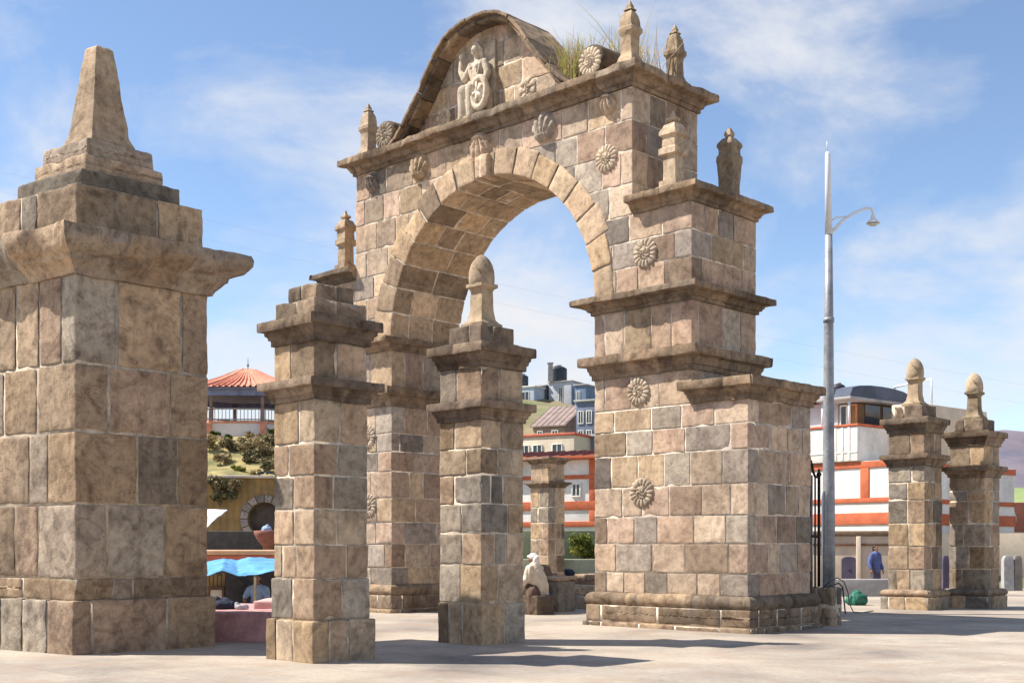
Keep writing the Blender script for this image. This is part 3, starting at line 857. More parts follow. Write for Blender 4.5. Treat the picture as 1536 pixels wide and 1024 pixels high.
def pillar(loc, label, w, zs, levels, ov, kind, dirs=None, base=None, mats=MP, wx=None):
    """w: shaft width; levels: z of lower cornice bottom/top, upper cornice bottom/top"""
    mp = mk(*dirs) if dirs else MAP
    p = empty('stone_pillar', loc, label, 'pillar', PG)
    q = MB()
    a0, a1, b0, b1 = levels
    wx = wx or w
    ashlar(q, 0, wx, 0, w, zs, .3, .55, mp, qlen=(.36, .58), amp=.0055, r=.014, sp=.09)
    q.build('shaft', mats, p)
    q = MB(); ashlar(q, .005, wx - .005, .005, w - .005, [a1, b0], .3, .55, mp, qlen=(.36, .6), amp=.005, r=.014, sp=.09); q.build('frieze', mats, p)
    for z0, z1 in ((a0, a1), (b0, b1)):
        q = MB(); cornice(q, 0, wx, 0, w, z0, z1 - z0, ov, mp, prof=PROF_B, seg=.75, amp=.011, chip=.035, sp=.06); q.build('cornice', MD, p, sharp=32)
    if base:
        q = MB()
        for kindb, z0, z1, o in base:
            if kindb == 'roll': cornice(q, 0, wx, 0, w, z0, z1 - z0, o, mp, prof=PROF_T, chip=.02, seg=.8, amp=.008)
            else: ashlar(q, -o, wx + o, -o, w + o, [z0, z1], .4, .7, mp, qlen=(.36, .62), r=.018, top=True, amp=.007, sp=.09)
        q.build('base', mats, p)
    cx, cy = wx / 2, w / 2
    if kind == 'steps':
        q = MB()
        ashlar(q, cx - .43, cx + .43, cy - .43, cy + .43, [b1 - .005, b1 + .235], .3, .5, mp, qlen=(.36, .6), r=.016, top=True, amp=.008, sp=.07)
        ashlar(q, cx - .31, cx + .31, cy - .31, cy + .31, [b1 + .235, b1 + .46], .3, .4, mp, qlen=(.28, .45), r=.016, top=True, amp=.009, sp=.07)
        q.build('stepped_top', MD, p)
    elif kind == 'bud':
        q = MB()
        ashlar(q, cx - .36, cx + .36, cy - .36, cy + .36, [b1 - .005, b1 + .31], .3, .5, mp, qlen=(.3, .5), r=.016, top=True, amp=.007, sp=.07)
        q.build('stepped_top', MD, p)
        q = MB()
        z = b1 + .30
        loft(q, [(.24,.24,z),(.24,.24,z+.07),(.2,.2,z+.1),(.16,.16,z+.15),(.135,.135,z+.3),(.125,.125,z+.58),(.14,.14,z+.62),(.185,.185,z+.65),(.185,.185,z+.7),(.15,.15,z+.71)], cx, cy, mp, tint=rnd.random(), sub=6, amp=.007)
        bud(q, cx, cy, z + .7, .205, .48, mp)
        q.build('finial', M_fin, p, sharp=38)
    elif kind == 'flat':
        q = MB(); ashlar(q, cx - .36, cx + .36, cy - .36, cy + .36, [b1 - .02, b1 + .03], .3, .5, mp, qlen=(.3, .5), r=.02, top=True); q.build('stepped_top', MD, p)
    return p, mp

pA, _ = pillar((-2.545, 15.87, 0), 'stone pillar with two stacked blocks on top and no finial', .88,
       [.0, .55, 1.08, 1.52, 1.98, 2.42, 2.84, 3.40], (3.40, 3.67, 4.16, 4.48), .165, 'steps',
       base=[('block', -.05, .54, .075), ('block', .54, 1.08, .025)])
pB, _ = pillar((-.465, 18.72, 0), 'stone pillar with pale spiral bud finial standing in front of the arch opening', .93,
       [.0, .63, 1.22, 1.7, 2.15, 2.6, 3.0, 3.43], (3.43, 3.72, 4.24, 4.6), .15, 'bud', base=[('block', -.05, .62, .02)])
DB = [('block', -.05, .30, .14), ('roll', .295, .47, .15)]
pC, _ = pillar((9.72, 29.05, 0), 'finial topped pillar on the right, the nearer and taller of the two', .92,
       [.4, .95, 1.5, 2.05, 2.6, 3.02, 3.40], (3.40, 3.68, 4.2, 4.55), .15, 'bud', base=DB)
pD, _ = pillar((11.40, 29.75, 0), 'finial topped pillar at the far right, shorter, before the purple hill', .88,
       [.4, .95, 1.5, 2.05, 2.6, 2.85, 3.18], (3.18, 3.45, 3.95, 4.29), .15, 'bud', base=DB)
pE, _ = pillar((1.25, 42.3, 0), 'distant slim pillar without finial seen through the arch', .84,
       [.0, .6, 1.2, 1.75, 2.3, 2.85, 3.53], (3.53, 3.72, 4.36, 4.56), .17, 'flat', base=[('block', -.05, .5, .06)])

# the great corner pillar in the left foreground
aL, bL = math.radians(44.9), math.atan2(2668, 1850)
LD = ((math.sin(aL), math.cos(aL)), (-math.sin(bL), math.cos(bL)))
mL0 = mk(*LD); KL = 17.1 / 16.6
def mL(P):
    P = mL0(P) * KL; P[:, 2] += EYE * (1 - KL); return P
LY = 17.1
LX = (113 - 768) / 1850 * LY
big = empty('stone_pillar', (LX, LY, 0), 'massive stone pillar with obelisk top at the left edge, nearest of all', 'pillar', PG)
W = 2.03
q = MB(); ashlar(q, 0, W, 0, W, [1.06, 2.08, 3.06, 3.98, 5.18], .55, .95, mL, qlen=(.55, 1.1), gap=.014, r=.02, sp=.075, amp=.009, inset=.013); q.build('shaft', MG, big)
q = MB()
ashlar(q, -.0, W + .0, -.0, W + .0, [.76, 1.07], .6, 1.2, mL, qlen=(.6, 1.3), gap=.009, r=.022, sp=.08, amp=.010, inset=.015)
ashlar(q, -.08, W + .08, -.08, W + .08, [-.06, .77], .6, 1.1, mL, qlen=(.5, 1.0), gap=.011, r=.03, sp=.08, amp=.014, top=True, inset=.018)
q.build('base', MG, big)
q = MB()
cornice(q, 0, W, 0, W, 5.16, .60, .43, mL, prof=[(0,0),(.1,.0),(.14,.1),(.28,.2),(.38,.28),(.44,.30),(.48,.40),(.78,.52),(.97,.72),(1,.88),(.95,1)], seg=1.0, amp=.018, chip=.11, lid=.5, sp=.055)
q.build('cornice', [M_big, M_mort], big, sharp=38)
c0 = W / 2
q = MB()
ashlar(q, c0 - .975, c0 + .975, c0 - .975, c0 + .975, [5.75, 6.41], .9, 1.4, mL, qlen=(.8, 1.3), r=.025, gap=.010, sp=.08, amp=.012, top=True, inset=.018)
q.build('attic_block', MG, big)
q = MB()
for hw_, z0, z1 in ((.76, 6.38, 6.70), (.60, 6.69, 6.96), (.52, 6.95, 7.21)):
    grid(q, (c0 - hw_, c0 - hw_, z0), (c0 + hw_, c0 + hw_, z1), ('x-','x+','y-','y+','z+'), mL, rnd.random(), r=.03, sp=.06, amp=.014, chip=.05, off=np.array([rnd.uniform(0, 50)] * 3))
q.build('stepped_top', [M_big, M_big], big)
q = MB()
loft(q, [(.335,.335,7.19),(.345,.345,7.28),(.31,.31,7.36),(.29,.29,7.42),(.205,.205,8.1),(.135,.135,8.68),(.11,.11,8.71),(.02,.02,8.72)], c0, c0, mL, tint=.55, sub=8, amp=.012)
q.build('obelisk', M_fin, big, sharp=30)

# ------------------------------------------------------------------ ground
def ground_mat():
    m, nt, b = newmat('pale_paving'); L = nt.links.new
    tc = N(nt, 'ShaderNodeTexCoord').outputs['Object']
    n1 = N(nt, 'ShaderNodeTexNoise', i_Scale=.35, i_Detail=8.0, i_Roughness=.62, i_Distortion=.4); L(tc, n1.inputs['Vector'])
    r1 = ramp(nt, [(.3, (.17,.147,.13)), (.43, (.305,.26,.215)), (.55, (.40,.342,.275)), (.7, (.48,.405,.32))]); L(n1.outputs[0], r1.inputs[0])
    n2 = N(nt, 'ShaderNodeTexNoise', i_Scale=14.0, i_Detail=8.0, i_Roughness=.75); L(tc, n2.inputs['Vector'])
    r2 = ramp(nt, [(.3, .62), (.52, 1.0), (.75, 1.16)]); L(n2.outputs[0], r2.inputs[0])
    col = mixc(nt, r1.outputs[0], r2.outputs[0], .7, 'MULTIPLY')
    mp = N(nt, 'ShaderNodeMapping'); mp.inputs['Rotation'].default_value = (0, 0, math.radians(46)); L(tc, mp.inputs[0])
    br = N(nt, 'ShaderNodeTexBrick', i_Scale=1.0); br.inputs['Brick Width'].default_value = 1.4; br.inputs['Row Height'].default_value = .9
    br.inputs['Mortar Size'].default_value = .016; br.inputs['Mortar Smooth'].default_value = .4
    br.inputs['Color1'].default_value = (1,1,1,1); br.inputs['Color2'].default_value = (.78,.75,.73,1); br.inputs['Mortar'].default_value = (.45,.41,.37,1)
    L(mp.outputs[0], br.inputs['Vector'])
    col = mixc(nt, col, br.outputs['Color'], .4, 'MULTIPLY')
    n3 = N(nt, 'ShaderNodeTexNoise', i_Scale=1.1, i_Detail=6.0, i_Roughness=.7); 
    mp3 = N(nt, 'ShaderNodeMapping'); mp3.inputs['Location'].default_value = (31, 4, 0); L(tc, mp3.inputs[0]); L(mp3.outputs[0], n3.inputs['Vector'])
    r3 = ramp(nt, [(.50, 0.0), (.62, .6)]); L(n3.outputs[0], r3.inputs[0])
    col = mixc(nt, col, (.30,.215,.16), r3.outputs[0])
    L(col, b.inputs['Base Color']); b.inputs['Roughness'].default_value = .85
    bp = N(nt, 'ShaderNodeBump', i_Strength=.35, i_Distance=.02)
    ad = N(nt, 'ShaderNodeMath', operation='MULTIPLY_ADD', i_1=.35); L(n2.outputs[0], ad.inputs[0]); L(br.outputs['Fac'], ad.inputs[2])
    iv = N(nt, 'ShaderNodeMath', operation='MULTIPLY', i_1=-1.0); L(br.outputs['Fac'], iv.inputs[0]); L(iv.outputs[0], ad.inputs[2])
    L(ad.outputs[0], bp.inputs['Height']); L(bp.outputs[0], b.inputs['Normal'])
    return m
g_ = MB()
g_.add([(-3000,-300,0),(3000,-300,0),(3000,4000,0),(-3000,4000,0)], [(0,1,2,3)])
tag(g_.build('ground', ground_mat()), kind='structure')
# ------------------------------------------------------------------ surroundings (sizes and distances in metres)
def wx_(px, Y): return (px - 768) / FPX * Y
def wz_(py, Y): return EYE + (HZ - py) / FPX * Y

def terrain(name, x0, x1, y0, y1, nx, ny, fz, mat, kind='structure', label=None):
    xs = np.linspace(x0, x1, nx); ys = np.linspace(y0, y1, ny)
    X, Y = np.meshgrid(xs, ys, indexing='ij'); Z = fz(X, Y)
    P = np.stack([X, Y, Z], -1).reshape(-1, 3)
    ii = np.arange(nx * ny).reshape(nx, ny)
    F = np.stack([ii[:-1, :-1], ii[1:, :-1], ii[1:, 1:], ii[:-1, 1:]], -1).reshape(-1, 4)
    m = MB(); m.add(P, F); return tag(m.build(name, mat), kind=kind)
def sm(t): t = np.clip(t, 0, 1); return t * t * (3 - 2 * t)
M_hillside = rough_mat('grassy_hillside', (.13,.165,.06), var=.4, scale=.14, col2=(.27,.20,.12), bump=.3)
M_bank = rough_mat('dry_bank', (.34,.27,.11), var=.4, scale=.6, col2=(.13,.13,.05), bump=.5)
M_mount = rough_mat('hazed_mountain_rock', (.185,.155,.18), var=.35, scale=.006, col2=(.11,.11,.15), bump=0)  # purple-blue haze of distance is put into the rock colour
M_green = rough_mat('green_field', (.20,.25,.10), var=.3, scale=.03, bump=0)
def fhill(X, Y):
    f = sm((X + 14) / 9) * sm((30 - X) / 14)
    z = np.clip(Y - 42, 0, 110) * .178 - np.clip(Y - 165, 0, 60) * .3
    P = np.stack([X, Y, X * 0], -1)
    return z * f + (vnoise(P, .08, 3) * 1.0 + vnoise(P, .25, 4) * .35) * f * sm((Y - 46) / 20) - .3
terrain('hillside', -18, 34, 42, 220, 60, 110, fhill, M_hillside)
def fbank(X, Y):
    P = np.stack([X, Y, X * 0], -1)
    z = 4.75 + sm((Y - 60.6) / 13.5) * 3.3
    return z + (vnoise(P, .35, 6) * .35 + vnoise(P, 1.1, 7) * .12) * sm((Y - 60.5) / 2) * sm((75 - Y) / 2)
terrain('bank', -60, -5, 60.45, 90, 90, 50, fbank, M_bank)
def fmount(X, Y):
    px = X / Y * FPX + 768
    P = np.stack([X, Y, X * 0], -1)
    top = np.interp(px, [-400, 200, 760, 1000, 1250, 1400, 1500, 1700, 2100], [10, 40, 60, 60, 90, 205, 232, 250, 330])
    q = sm((Y - 1500) / 900) * sm((3600 - Y) / 900)
    return top * q * (1 + vnoise(P, .004, 3) * .10 + vnoise(P, .012, 8) * .05) - 2
terrain('mountain', -2200, 3600, 1450, 3600, 160, 60, fmount, M_mount)
def ffield(X, Y):
    return sm((Y - 150) / 150) * 16.0 * sm((X - 70) / 45) - .5
terrain('field_slope', 55, 420, 140, 420, 50, 40, ffield, M_green)

def part(mb, name, mat, parent, **k): return mb.build(name, mat, parent, **k)

def window(parent, x0, x1, z0, z1, y, frame=M_white, pane=M_glass, t=.06, bars=1):
    """window in a wall whose outer face is at y (facing -y)"""
    f = MB()
    f.cbox((x0, y - .05, z0), (x1, y + .05, z0 + t), .01); f.cbox((x0, y - .05, z1 - t), (x1, y + .05, z1), .01)
    f.cbox((x0, y - .048, z0 + t), (x0 + t, y + .05, z1 - t), .01); f.cbox((x1 - t, y - .048, z0 + t), (x1, y + .05, z1 - t), .01)
    for k in range(bars):
        xx = x0 + (x1 - x0) * (k + 1) / (bars + 1); f.cbox((xx - t * .4, y - .04, z0 + t), (xx + t * .4, y + .04, z1 - t), .008)
    fo = f.build('window', frame, parent)
    p = MB(); p.box((x0 + t * .7, y - .012, z0 + t * .7), (x1 - t * .7, y + .012, z1 - t * .7)); p.build('pane', pane, fo, smooth=False)

def house(name, label, cat, px0, px1, pt, Y, depth, z0, wall, roofm=None, wins=(), roof='slab', rz=-.5, ov=.15, rise=1.0, group=None):
    x0, x1 = wx_(px0, Y), wx_(px1, Y); w = x1 - x0; h = wz_(pt, Y) - z0
    r = empty(name, ((x0 + x1) / 2, Y, z0), label, cat, group, rz)
    m = MB(); m.cbox((-w/2, 0, -.6), (w/2, depth, h), .03); part(m, 'wall', wall, r)
    if roof == 'slab':
        m = MB(); m.cbox((-w/2 - ov, -ov, h + .002), (w/2 + ov, depth + ov, h + .16), .03); part(m, 'roof', roofm or wall, r)
    elif roof == 'gable':
        m = MB(); a = w/2 + ov
        V = [(-a, -ov, h), (a, -ov, h), (a, depth/2, h + rise), (-a, depth/2, h + rise), (a, depth + ov, h), (-a, depth + ov, h)]
        V2 = [(x, y, z + .1) for x, y, z in V]
        m.add(V + V2, [(0,3,2,1),(3,5,4,2),(6,7,8,9),(9,8,10,11),(0,1,7,6),(4,5,11,10),(1,2,8,7),(2,4,10,8),(0,6,9,3),(3,9,11,5)])
        k = 0
        while k * .5 < 2 * a:
            xx = -a + k * .5; m.tube([(xx, -ov, h + .11), (xx, depth/2, h + rise + .11)], .03, 5); k += 1
        part(m, 'roof', roofm, r, smooth=False, fix=True)
        m = MB(); m.add([(-w/2, 0.0, h), (w/2, 0.0, h), (w/2, depth, h), (-w/2, depth, h), (-w/2, depth/2, h + rise), (w/2, depth/2, h + rise)], [(0,4,3),(1,2,5)]); part(m, 'gable', wall, r)
    for a, b, c, d in wins: window(r, -w/2 + a * w, -w/2 + b * w, c * h, d * h, -.02)
    return r

# --- houses and tanks on the hillside beyond the arch
HG = 'houses on the hill beyond the arch'
house('hill_house', 'slate blue tall block on the hill behind the arch pier', 'house', 862, 905, 602, 92, 8, 9.0, rough_mat('slate_blue_plaster', (.16,.19,.27), var=.25, scale=.7), M_conc, [(.08,.3,.5,.8),(.4,.62,.5,.8),(.08,.3,.08,.36),(.4,.62,.08,.36)], group=HG)
house('hill_house', 'grey brown house with steep tin roof in the middle of the hill', 'house', 796, 850, 640, 96, 7, 9.4, M_brick, rough_mat('rusted_tin_roof', (.30,.225,.20), var=.35, scale=.8), [(.15,.32,.2,.8),(.6,.8,.2,.8)], roof='gable', rise=1.9, group=HG)
house('hill_house', 'red brown unplastered house on the green hill slope', 'house', 846, 872, 624, 104, 5, 11.0, rough_mat('red_brick_wall', (.30,.13,.09), var=.3, scale=1.2), M_conc, [(.2,.45,.3,.8)], group=HG)
house('hill_house', 'cream and grey low house with red coping above the striped house', 'house', 770, 866, 654, 76, 6, 5.8, M_cream, M_rtile, [(.05,.22,.25,.8),(.28,.45,.25,.8),(.62,.8,.25,.8)], group=HG, ov=.08)
house('hill_house', 'blue grey house with flat roof beside the red coped house', 'house', 866, 915, 655, 77, 6, 5.8, rough_mat('blue_grey_plaster', (.20,.24,.31), var=.25, scale=.7), M_conc, [(.1,.34,.25,.8)], group=HG)
house('hill_house', 'pale blue house below the left black tank on the hilltop', 'house', 770, 803, 581, 150, 6, 17.5, rough_mat('pale_blue_plaster', (.42,.49,.58), var=.2, scale=.6), M_white, [(.35,.75,.3,.85)], group=HG)
house('hill_house', 'dark grey small house between the two tanks on the hilltop', 'house', 804, 820, 579, 152, 5, 17.5, rough_mat('dark_grey_plaster', (.11,.115,.14), var=.25, scale=.6), M_conc, [(.3,.7,.3,.7)], group=HG)
house('hill_house', 'pale concrete house carrying the big tank on the hilltop', 'house', 821, 859, 573, 151, 7, 17.5, rough_mat('light_concrete', (.44,.46,.50), var=.2, scale=.6), M_conc, [(.45,.62,.4,.85)], group=HG)
house('hill_house', 'small blue house with flat roof at the right end of the hilltop', 'house', 861, 880, 578, 149, 5, 17.5, rough_mat('blue_plaster', (.16,.22,.34), var=.25, scale=.6), M_conc, [(.2,.5,.35,.8)], group=HG)
def tank(px, pt, pb, Y, rpx, label):
    r = empty('water_tank', (wx_(px, Y), Y + 2.5, wz_(pb, Y)), label, 'water tank', 'water tanks on rooftops')
    R_ = rpx / FPX * Y; H = wz_(pt, Y) - wz_(pb, Y)
    m = MB(); pr = [(R_ * 1.02, .0)]
    for k in range(7):
        pr += [(R_, H * (.02 + .1 * k)), (R_ * .975, H * (.06 + .1 * k)), (R_, H * (.10 + .1 * k))]
    pr += [(R_ * .97, H * .8), (R_ * .62, H * .9)]
    lathe(m, pr, 0, 0, n=28, cap=True); part(m, 'barrel', M_tank, r)
    m = MB(); lathe(m, [(R_ * .4, H * .885), (R_ * .42, H * .95), (R_ * .38, H)], 0, 0, n=20, cap=True); part(m, 'lid', M_conc, r)
    return r
tank(838, 543, 570, 151, 14, 'big black water tank on the pale concrete house on the hilltop')
tank(784, 556, 579, 150, 9, 'black domed water tank on the pale blue house seen beside the bud pillar')
k_ = MB(); k_.cbox((-.3, -.3, 0), (.3, .3, 2.1), .03); k_.cbox((-.38, -.38, 2.1), (.38, .38, 2.25), .02)
tag(k_.build('concrete_column', M_conc, None, (wx_(825.5, 151), 151.2, wz_(573, 151) + .16)), 'pale concrete column standing left of the big hilltop tank', 'column')

# --- the white house with orange bands seen through the arch
class Rot:
    """a facade seen at an angle: local x from picture columns, heights from rows at a reference column"""
    def __init__(self, px, Y, rz, ref):
        self.O = (wx_(px, Y), Y); self.c = math.cos(rz); self.s = math.sin(rz); self.rz = rz
        self.Yr = Y + self.x(ref) * self.s
    def x(self, px, y=0):
        p = (px - 768) / FPX; ox = self.O[0] - y * self.s; oy = self.O[1] + y * self.c
        return (p * oy - ox) / (self.c - p * self.s)
    def z(self, py): return wz_(py, self.Yr)
def banded(name, label, q, px0, ptop, bands, posts, depth):
    r = empty(name, (*q.O, 0), label, 'house', 'white houses with orange bands', q.rz)
    x0 = q.x(px0)
    m = MB(); m.cbox((x0, 0, -.1), (0, depth, q.z(ptop)), .02); part(m, 'wall', M_white, r)
    for a, b in bands:
        m = MB(); m.cbox((x0 - .03, -.05, q.z(b)), (.05, depth + .05, q.z(a)), .015); part(m, 'painted_band', M_orange, r)
    for a, b, c, d in posts:
        m = MB(); m.cbox((q.x(a), -.045, q.z(d)), (q.x(b), .1, q.z(c)), .015); part(m, 'painted_post', M_orange, r)
    return r, x0
q1 = Rot(925, 47, -.45, 830)
r1_, x1_ = banded('banded_house', 'white house with three orange bands and dark red roof seen through the arch', q1, 690, 690, [(713, 719), (752, 765), (782, 790)], [(884, 893, 690.5, 712.8), (884, 893, 719.2, 751.8), (884, 893, 765.2, 781.8)], 7)
m = MB(); zt_ = q1.z(690)
m.cbox((x1_ - .3, -.4, zt_ + .002), (.3, 7.2, zt_ + .13), .02); part(m, 'eaves', M_orange, r1_)
m = MB(); m.add([(x1_-.3,-.4,zt_+.132),(.3,-.4,zt_+.132),(.3,3.4,zt_+.6),(x1_-.3,3.4,zt_+.6),(.3,7.2,zt_+.132),(x1_-.3,7.2,zt_+.132)], [(0,1,2,3),(3,2,4,5),(1,4,2),(0,3,5)])
for k in range(16):
    xx = x1_ - .2 + k * (.4 - x1_) / 15; m.tube([(xx, -.4, zt_ + .15), (xx, 3.4, zt_ + .62)], .04, 6)
part(m, 'roof', rough_mat('maroon_roof', (.20,.065,.055), var=.3, scale=1.5), r1_, smooth=False)
window(r1_, q1.x(858), q1.x(872), q1.z(746), q1.z(725), -.02)

# --- the white house on the right with balcony, glazed top storey
q2 = Rot(1336, 45, -.87, 1250)
r2_, x2_ = banded('banded_house', 'white house with orange frames, tank and glazed top storey on the right', q2, 1150, 694, [(694.5, 704), (748, 755), (770, 787)], [(1291, 1304, 704.2, 747.8), (1238, 1246, 704.2, 747.8), (1180, 1190, 704.2, 747.8)], 9)
Xl = q2.x; Zh = q2.z; cx_ = Xl(1290)
m = MB(); m.cbox((x2_, -.15, Zh(693.5)), (cx_, 4.3, Zh(642)), .03)
for px in (1214, 1257, 1267, 1277):
    m.cbox((Xl(px) - .05, -.175, Zh(692)), (Xl(px) + .05, -.14, Zh(643)), .008)
m.cbox((x2_, -.172, Zh(680) - .03), (cx_ - .02, -.14, Zh(680) + .03), .008)
part(m, 'balcony', M_white, r2_)
m = MB(); m.cbox((x2_, -.2, Zh(641.8)), (cx_ + .05, .15, Zh(638.5)), .015); m.cbox((cx_ - .15, .152, Zh(641.8)), (cx_ + .05, 4.3, Zh(638.5)), .015); part(m, 'balcony_rail', M_orange, r2_)
m = MB(); m.cbox((x2_, 1.2, Zh(642)), (Xl(1257, 1.2), 4.2, Zh(597)), .03); part(m, 'top_storey', M_grey, r2_)
gx0, gx1 = Xl(1258.5, 1.3), Xl(1290, 1.3)
m = MB(); m.cbox((gx0, 1.3, Zh(642)), (gx1, 4.2, Zh(601)), .03); part(m, 'glazed_room', rough_mat('brown_curtain', (.20,.12,.06), var=.4, scale=1.5), r2_)
window(r2_, gx0 + .08, gx0 + (gx1 - gx0) * .45, Zh(640), Zh(602), 1.27, bars=0); window(r2_, gx0 + (gx1 - gx0) * .55, gx1 - .1, Zh(640), Zh(602), 1.27, frame=M_otile, pane=rough_mat('ochre_blind', (.34,.20,.06), var=.3, scale=1), bars=0)
m = MB(); m.box((gx1 - .01, 1.6, Zh(641)), (gx1 + .03, 2.6, Zh(603))); m.box((gx1 - .01, 2.8, Zh(641)), (gx1 + .03, 4.0, Zh(603))); part(m, 'side_glazing', M_glass, r2_, smooth=False)
for xx, yy in ((gx0 - .05, .3), (gx1 + .2, .3), (gx1 + .25, 4.1)):
    m = MB(); m.tube([(xx, yy, Zh(642)), (xx, yy, Zh(599))], .05, 8); part(m, 'post', M_lampw, r2_)
m = MB(); m.cbox((gx0 - .3, .1, Zh(600)), (gx1 + .4, 4.3, Zh(595)), .03); part(m, 'canopy_slab', M_conc, r2_)
m = MB(); V = []
xa, xb = gx0 + .6, gx1 + .38
for i in range(9):
    a = PI * i / 8; yy = 2.2 - 2.1 * math.cos(a); zz_ = Zh(594.8) + .5 * math.sin(a) ** .5
    V += [(xa, yy, zz_), (xb, yy, zz_)]
F = [(2*i, 2*i+1, 2*i+3, 2*i+2) for i in range(8)] + [tuple(2*i for i in range(9))[::-1], tuple(2*i+1 for i in range(9))]
m.add(V, F); part(m, 'domed_roof', rough_mat('slate_roof', (.10,.12,.17), var=.3, scale=1), r2_, smooth=False, fix=True)
V = [(x2_, .7, Zh(596)), (Xl(1268, .7), .7, Zh(593)), (Xl(1268, .7), 4.4, Zh(580)), (x2_, 4.4, Zh(583))]
m = MB(); m.add(V + [(x, y, z + .08) for x, y, z in V], [(3,2,1,0),(4,5,6,7),(0,1,5,4),(1,2,6,5),(2,3,7,6),(3,0,4,7)]); part(m, 'roof', M_rtile, r2_, smooth=False)
m = MB()
m.tube([(gx1 + .3, 3.2, Zh(597)), (gx1 + .3, 3.2, Zh(572)), (gx1 + 1.9, 3.2, Zh(566)), (gx1 + 1.9, 3.2, Zh(612))], .05, 6)
m.tube([(gx1 + 1.4, 3.2, Zh(612)), (gx1 + 1.4, 3.2, Zh(568))], .05, 6); part(m, 'pipe_frame', M_lampw, r2_)
m = MB(); m.cbox((cx_ + .05, 2.0, Zh(694)), (-.1, 7, Zh(606)), .03); part(m, 'rear_block', M_cream, r2_)
tank(1283, 561, 590, 48, 11, 'black water tank on the white house with glazed top storey')

# --- walls along the far side of the square
def wallbox(name, label, cat, px0, px1, pt, Y, thick, mat, z0=-.05, cope=None, group=None, rz=0):
    x0, x1 = wx_(px0, Y), wx_(px1, Y); xm = (x0 + x1) / 2; w = x1 - x0; h = wz_(pt, Y)
    r = empty(name, (xm, Y, 0), label, cat, group, rz)
    m = MB(); m.cbox((-w/2, 0, z0), (w/2, thick, h), .03); part(m, 'wall_body', mat, r)
    if cope is not None:
        m = MB(); m.cbox((-w/2 - .05, -.08, h + .001), (w/2 + .05, thick + .08, h + .16), .04); part(m, 'coping', cope, r)
    return r
r_ = wallbox('beige_wall', 'beige plastered wall with brown coping below the orange framed house', 'wall', 1195, 1352, 803, 41, .35, M_beige, cope=M_sack, rz=-.3)
m = MB(); m.cbox((-2, -.06, wz_(818, 41)), (1.7, -.001, wz_(815, 41)), .01); part(m, 'ledge', M_brown, r_)
m = MB(); m.cbox((wx_(1284,41) - r_.location.x, -.1, 0), (wx_(1291,41) - r_.location.x, -.001, wz_(804, 41)), .02); part(m, 'buttress_strip', M_cream, r_); BW = r_
wallbox('beige_wall', 'pale beige wall behind the two finial topped pillars at the right', 'wall', 1353, 1800, 798, 46, .35, M_cream, rz=-.12)
r_ = wallbox('red_wall', 'red brown wall with a white painted patch at the right edge', 'wall', 1390, 1800, 753, 58, .4, rough_mat('red_brown_paint', (.33,.12,.085), var=.3, scale=.8))
m = MB(); V = [(0.0,-.42),(.38,-.45),(.42,.0),(.3,.42),(.05,.5),(-.2,.36),(-.32,.02),(-.3,-.3)]
m.add([(x*.95, -.006, z*.9) for x, z in V] + [(x*.95, 0.02, z*.9) for x, z in V], [tuple(range(8))] + [(i, i+8, (i+1)%8+8, (i+1)%8) for i in range(8)], 0)
o = m.build('painted_patch', M_white, r_, (wx_(1512, 58) - r_.location.x, -.002, wz_(776, 58)), smooth=False, fix=True)
wallbox('grey_wall', 'low grey concrete wall in front of the person in blue', 'wall', 1246, 1345, 868, 37, .3, M_conc)
wallbox('grey_green_wall', 'grey green wall below the orange banded house seen through the arch', 'wall', 680, 930, 795, 45, .3, rough_mat('grey_green_plaster', (.30,.33,.22), var=.25, scale=.8))
wallbox('grey_green_wall', 'low grey green planter wall in front of the round bush', 'wall', 770, 925, 838, 43.6, .3, rough_mat('sage_plaster', (.36,.38,.27), var=.25, scale=.8))
for i, (px0, px1, pt, mm, lb) in enumerate(((1503.5, 1519, 831, M_conc, 'pale grey stone bollard beside the far right pillar, the taller'), (1520, 1532, 833, rough_mat('dark_grey_stone', (.24,.21,.19), var=.3, scale=3), 'brown grey stone bollard at the right edge, outside the pale one'), (1413, 1423, 836, M_purple, 'dark purple grey bollard between the two finial topped pillars'))):
    Yb = 42; w_ = wx_(px1, Yb) - wx_(px0, Yb); m = MB()
    loft(m, [(w_*.5, w_*.4, 0), (w_*.49, w_*.4, .8), (w_*.47, w_*.38, 1.08), (w_*.3, w_*.3, 1.18), (.02, .02, 1.2)], 0, 0, lambda P: P, sub=5, amp=.015)
    tag(m.build('stone_bollard', mm, None, sharp=30, loc= (wx_((px0+px1)/2, Yb), Yb, 0)), lb, 'bollard', 'bollards along the far wall')
m = MB(); pl = [(-.24, 0), (.24, 0), (.24, .72)] + [(.24 * math.cos(a), .72 + .1 * math.sin(a)) for a in (.6, 1.2, 1.57, 1.95, 2.6)] + [(-.24, .72)]
n = len(pl); m.add([(x, -.03, z) for x, z in pl] + [(x, .03, z) for x, z in pl], [tuple(range(n)), tuple(range(n, 2*n))[::-1]] + [(i, i+n, (i+1)%n+n, (i+1)%n) for i in range(n)])
m.cbox((-.05, -.05, .38), (.05, -.03, .42), .005)
do_ = m.build('door', M_purple, BW, (0, -.035, .34), smooth=False, fix=True); do_['label'] = 'small dark purple round topped door'

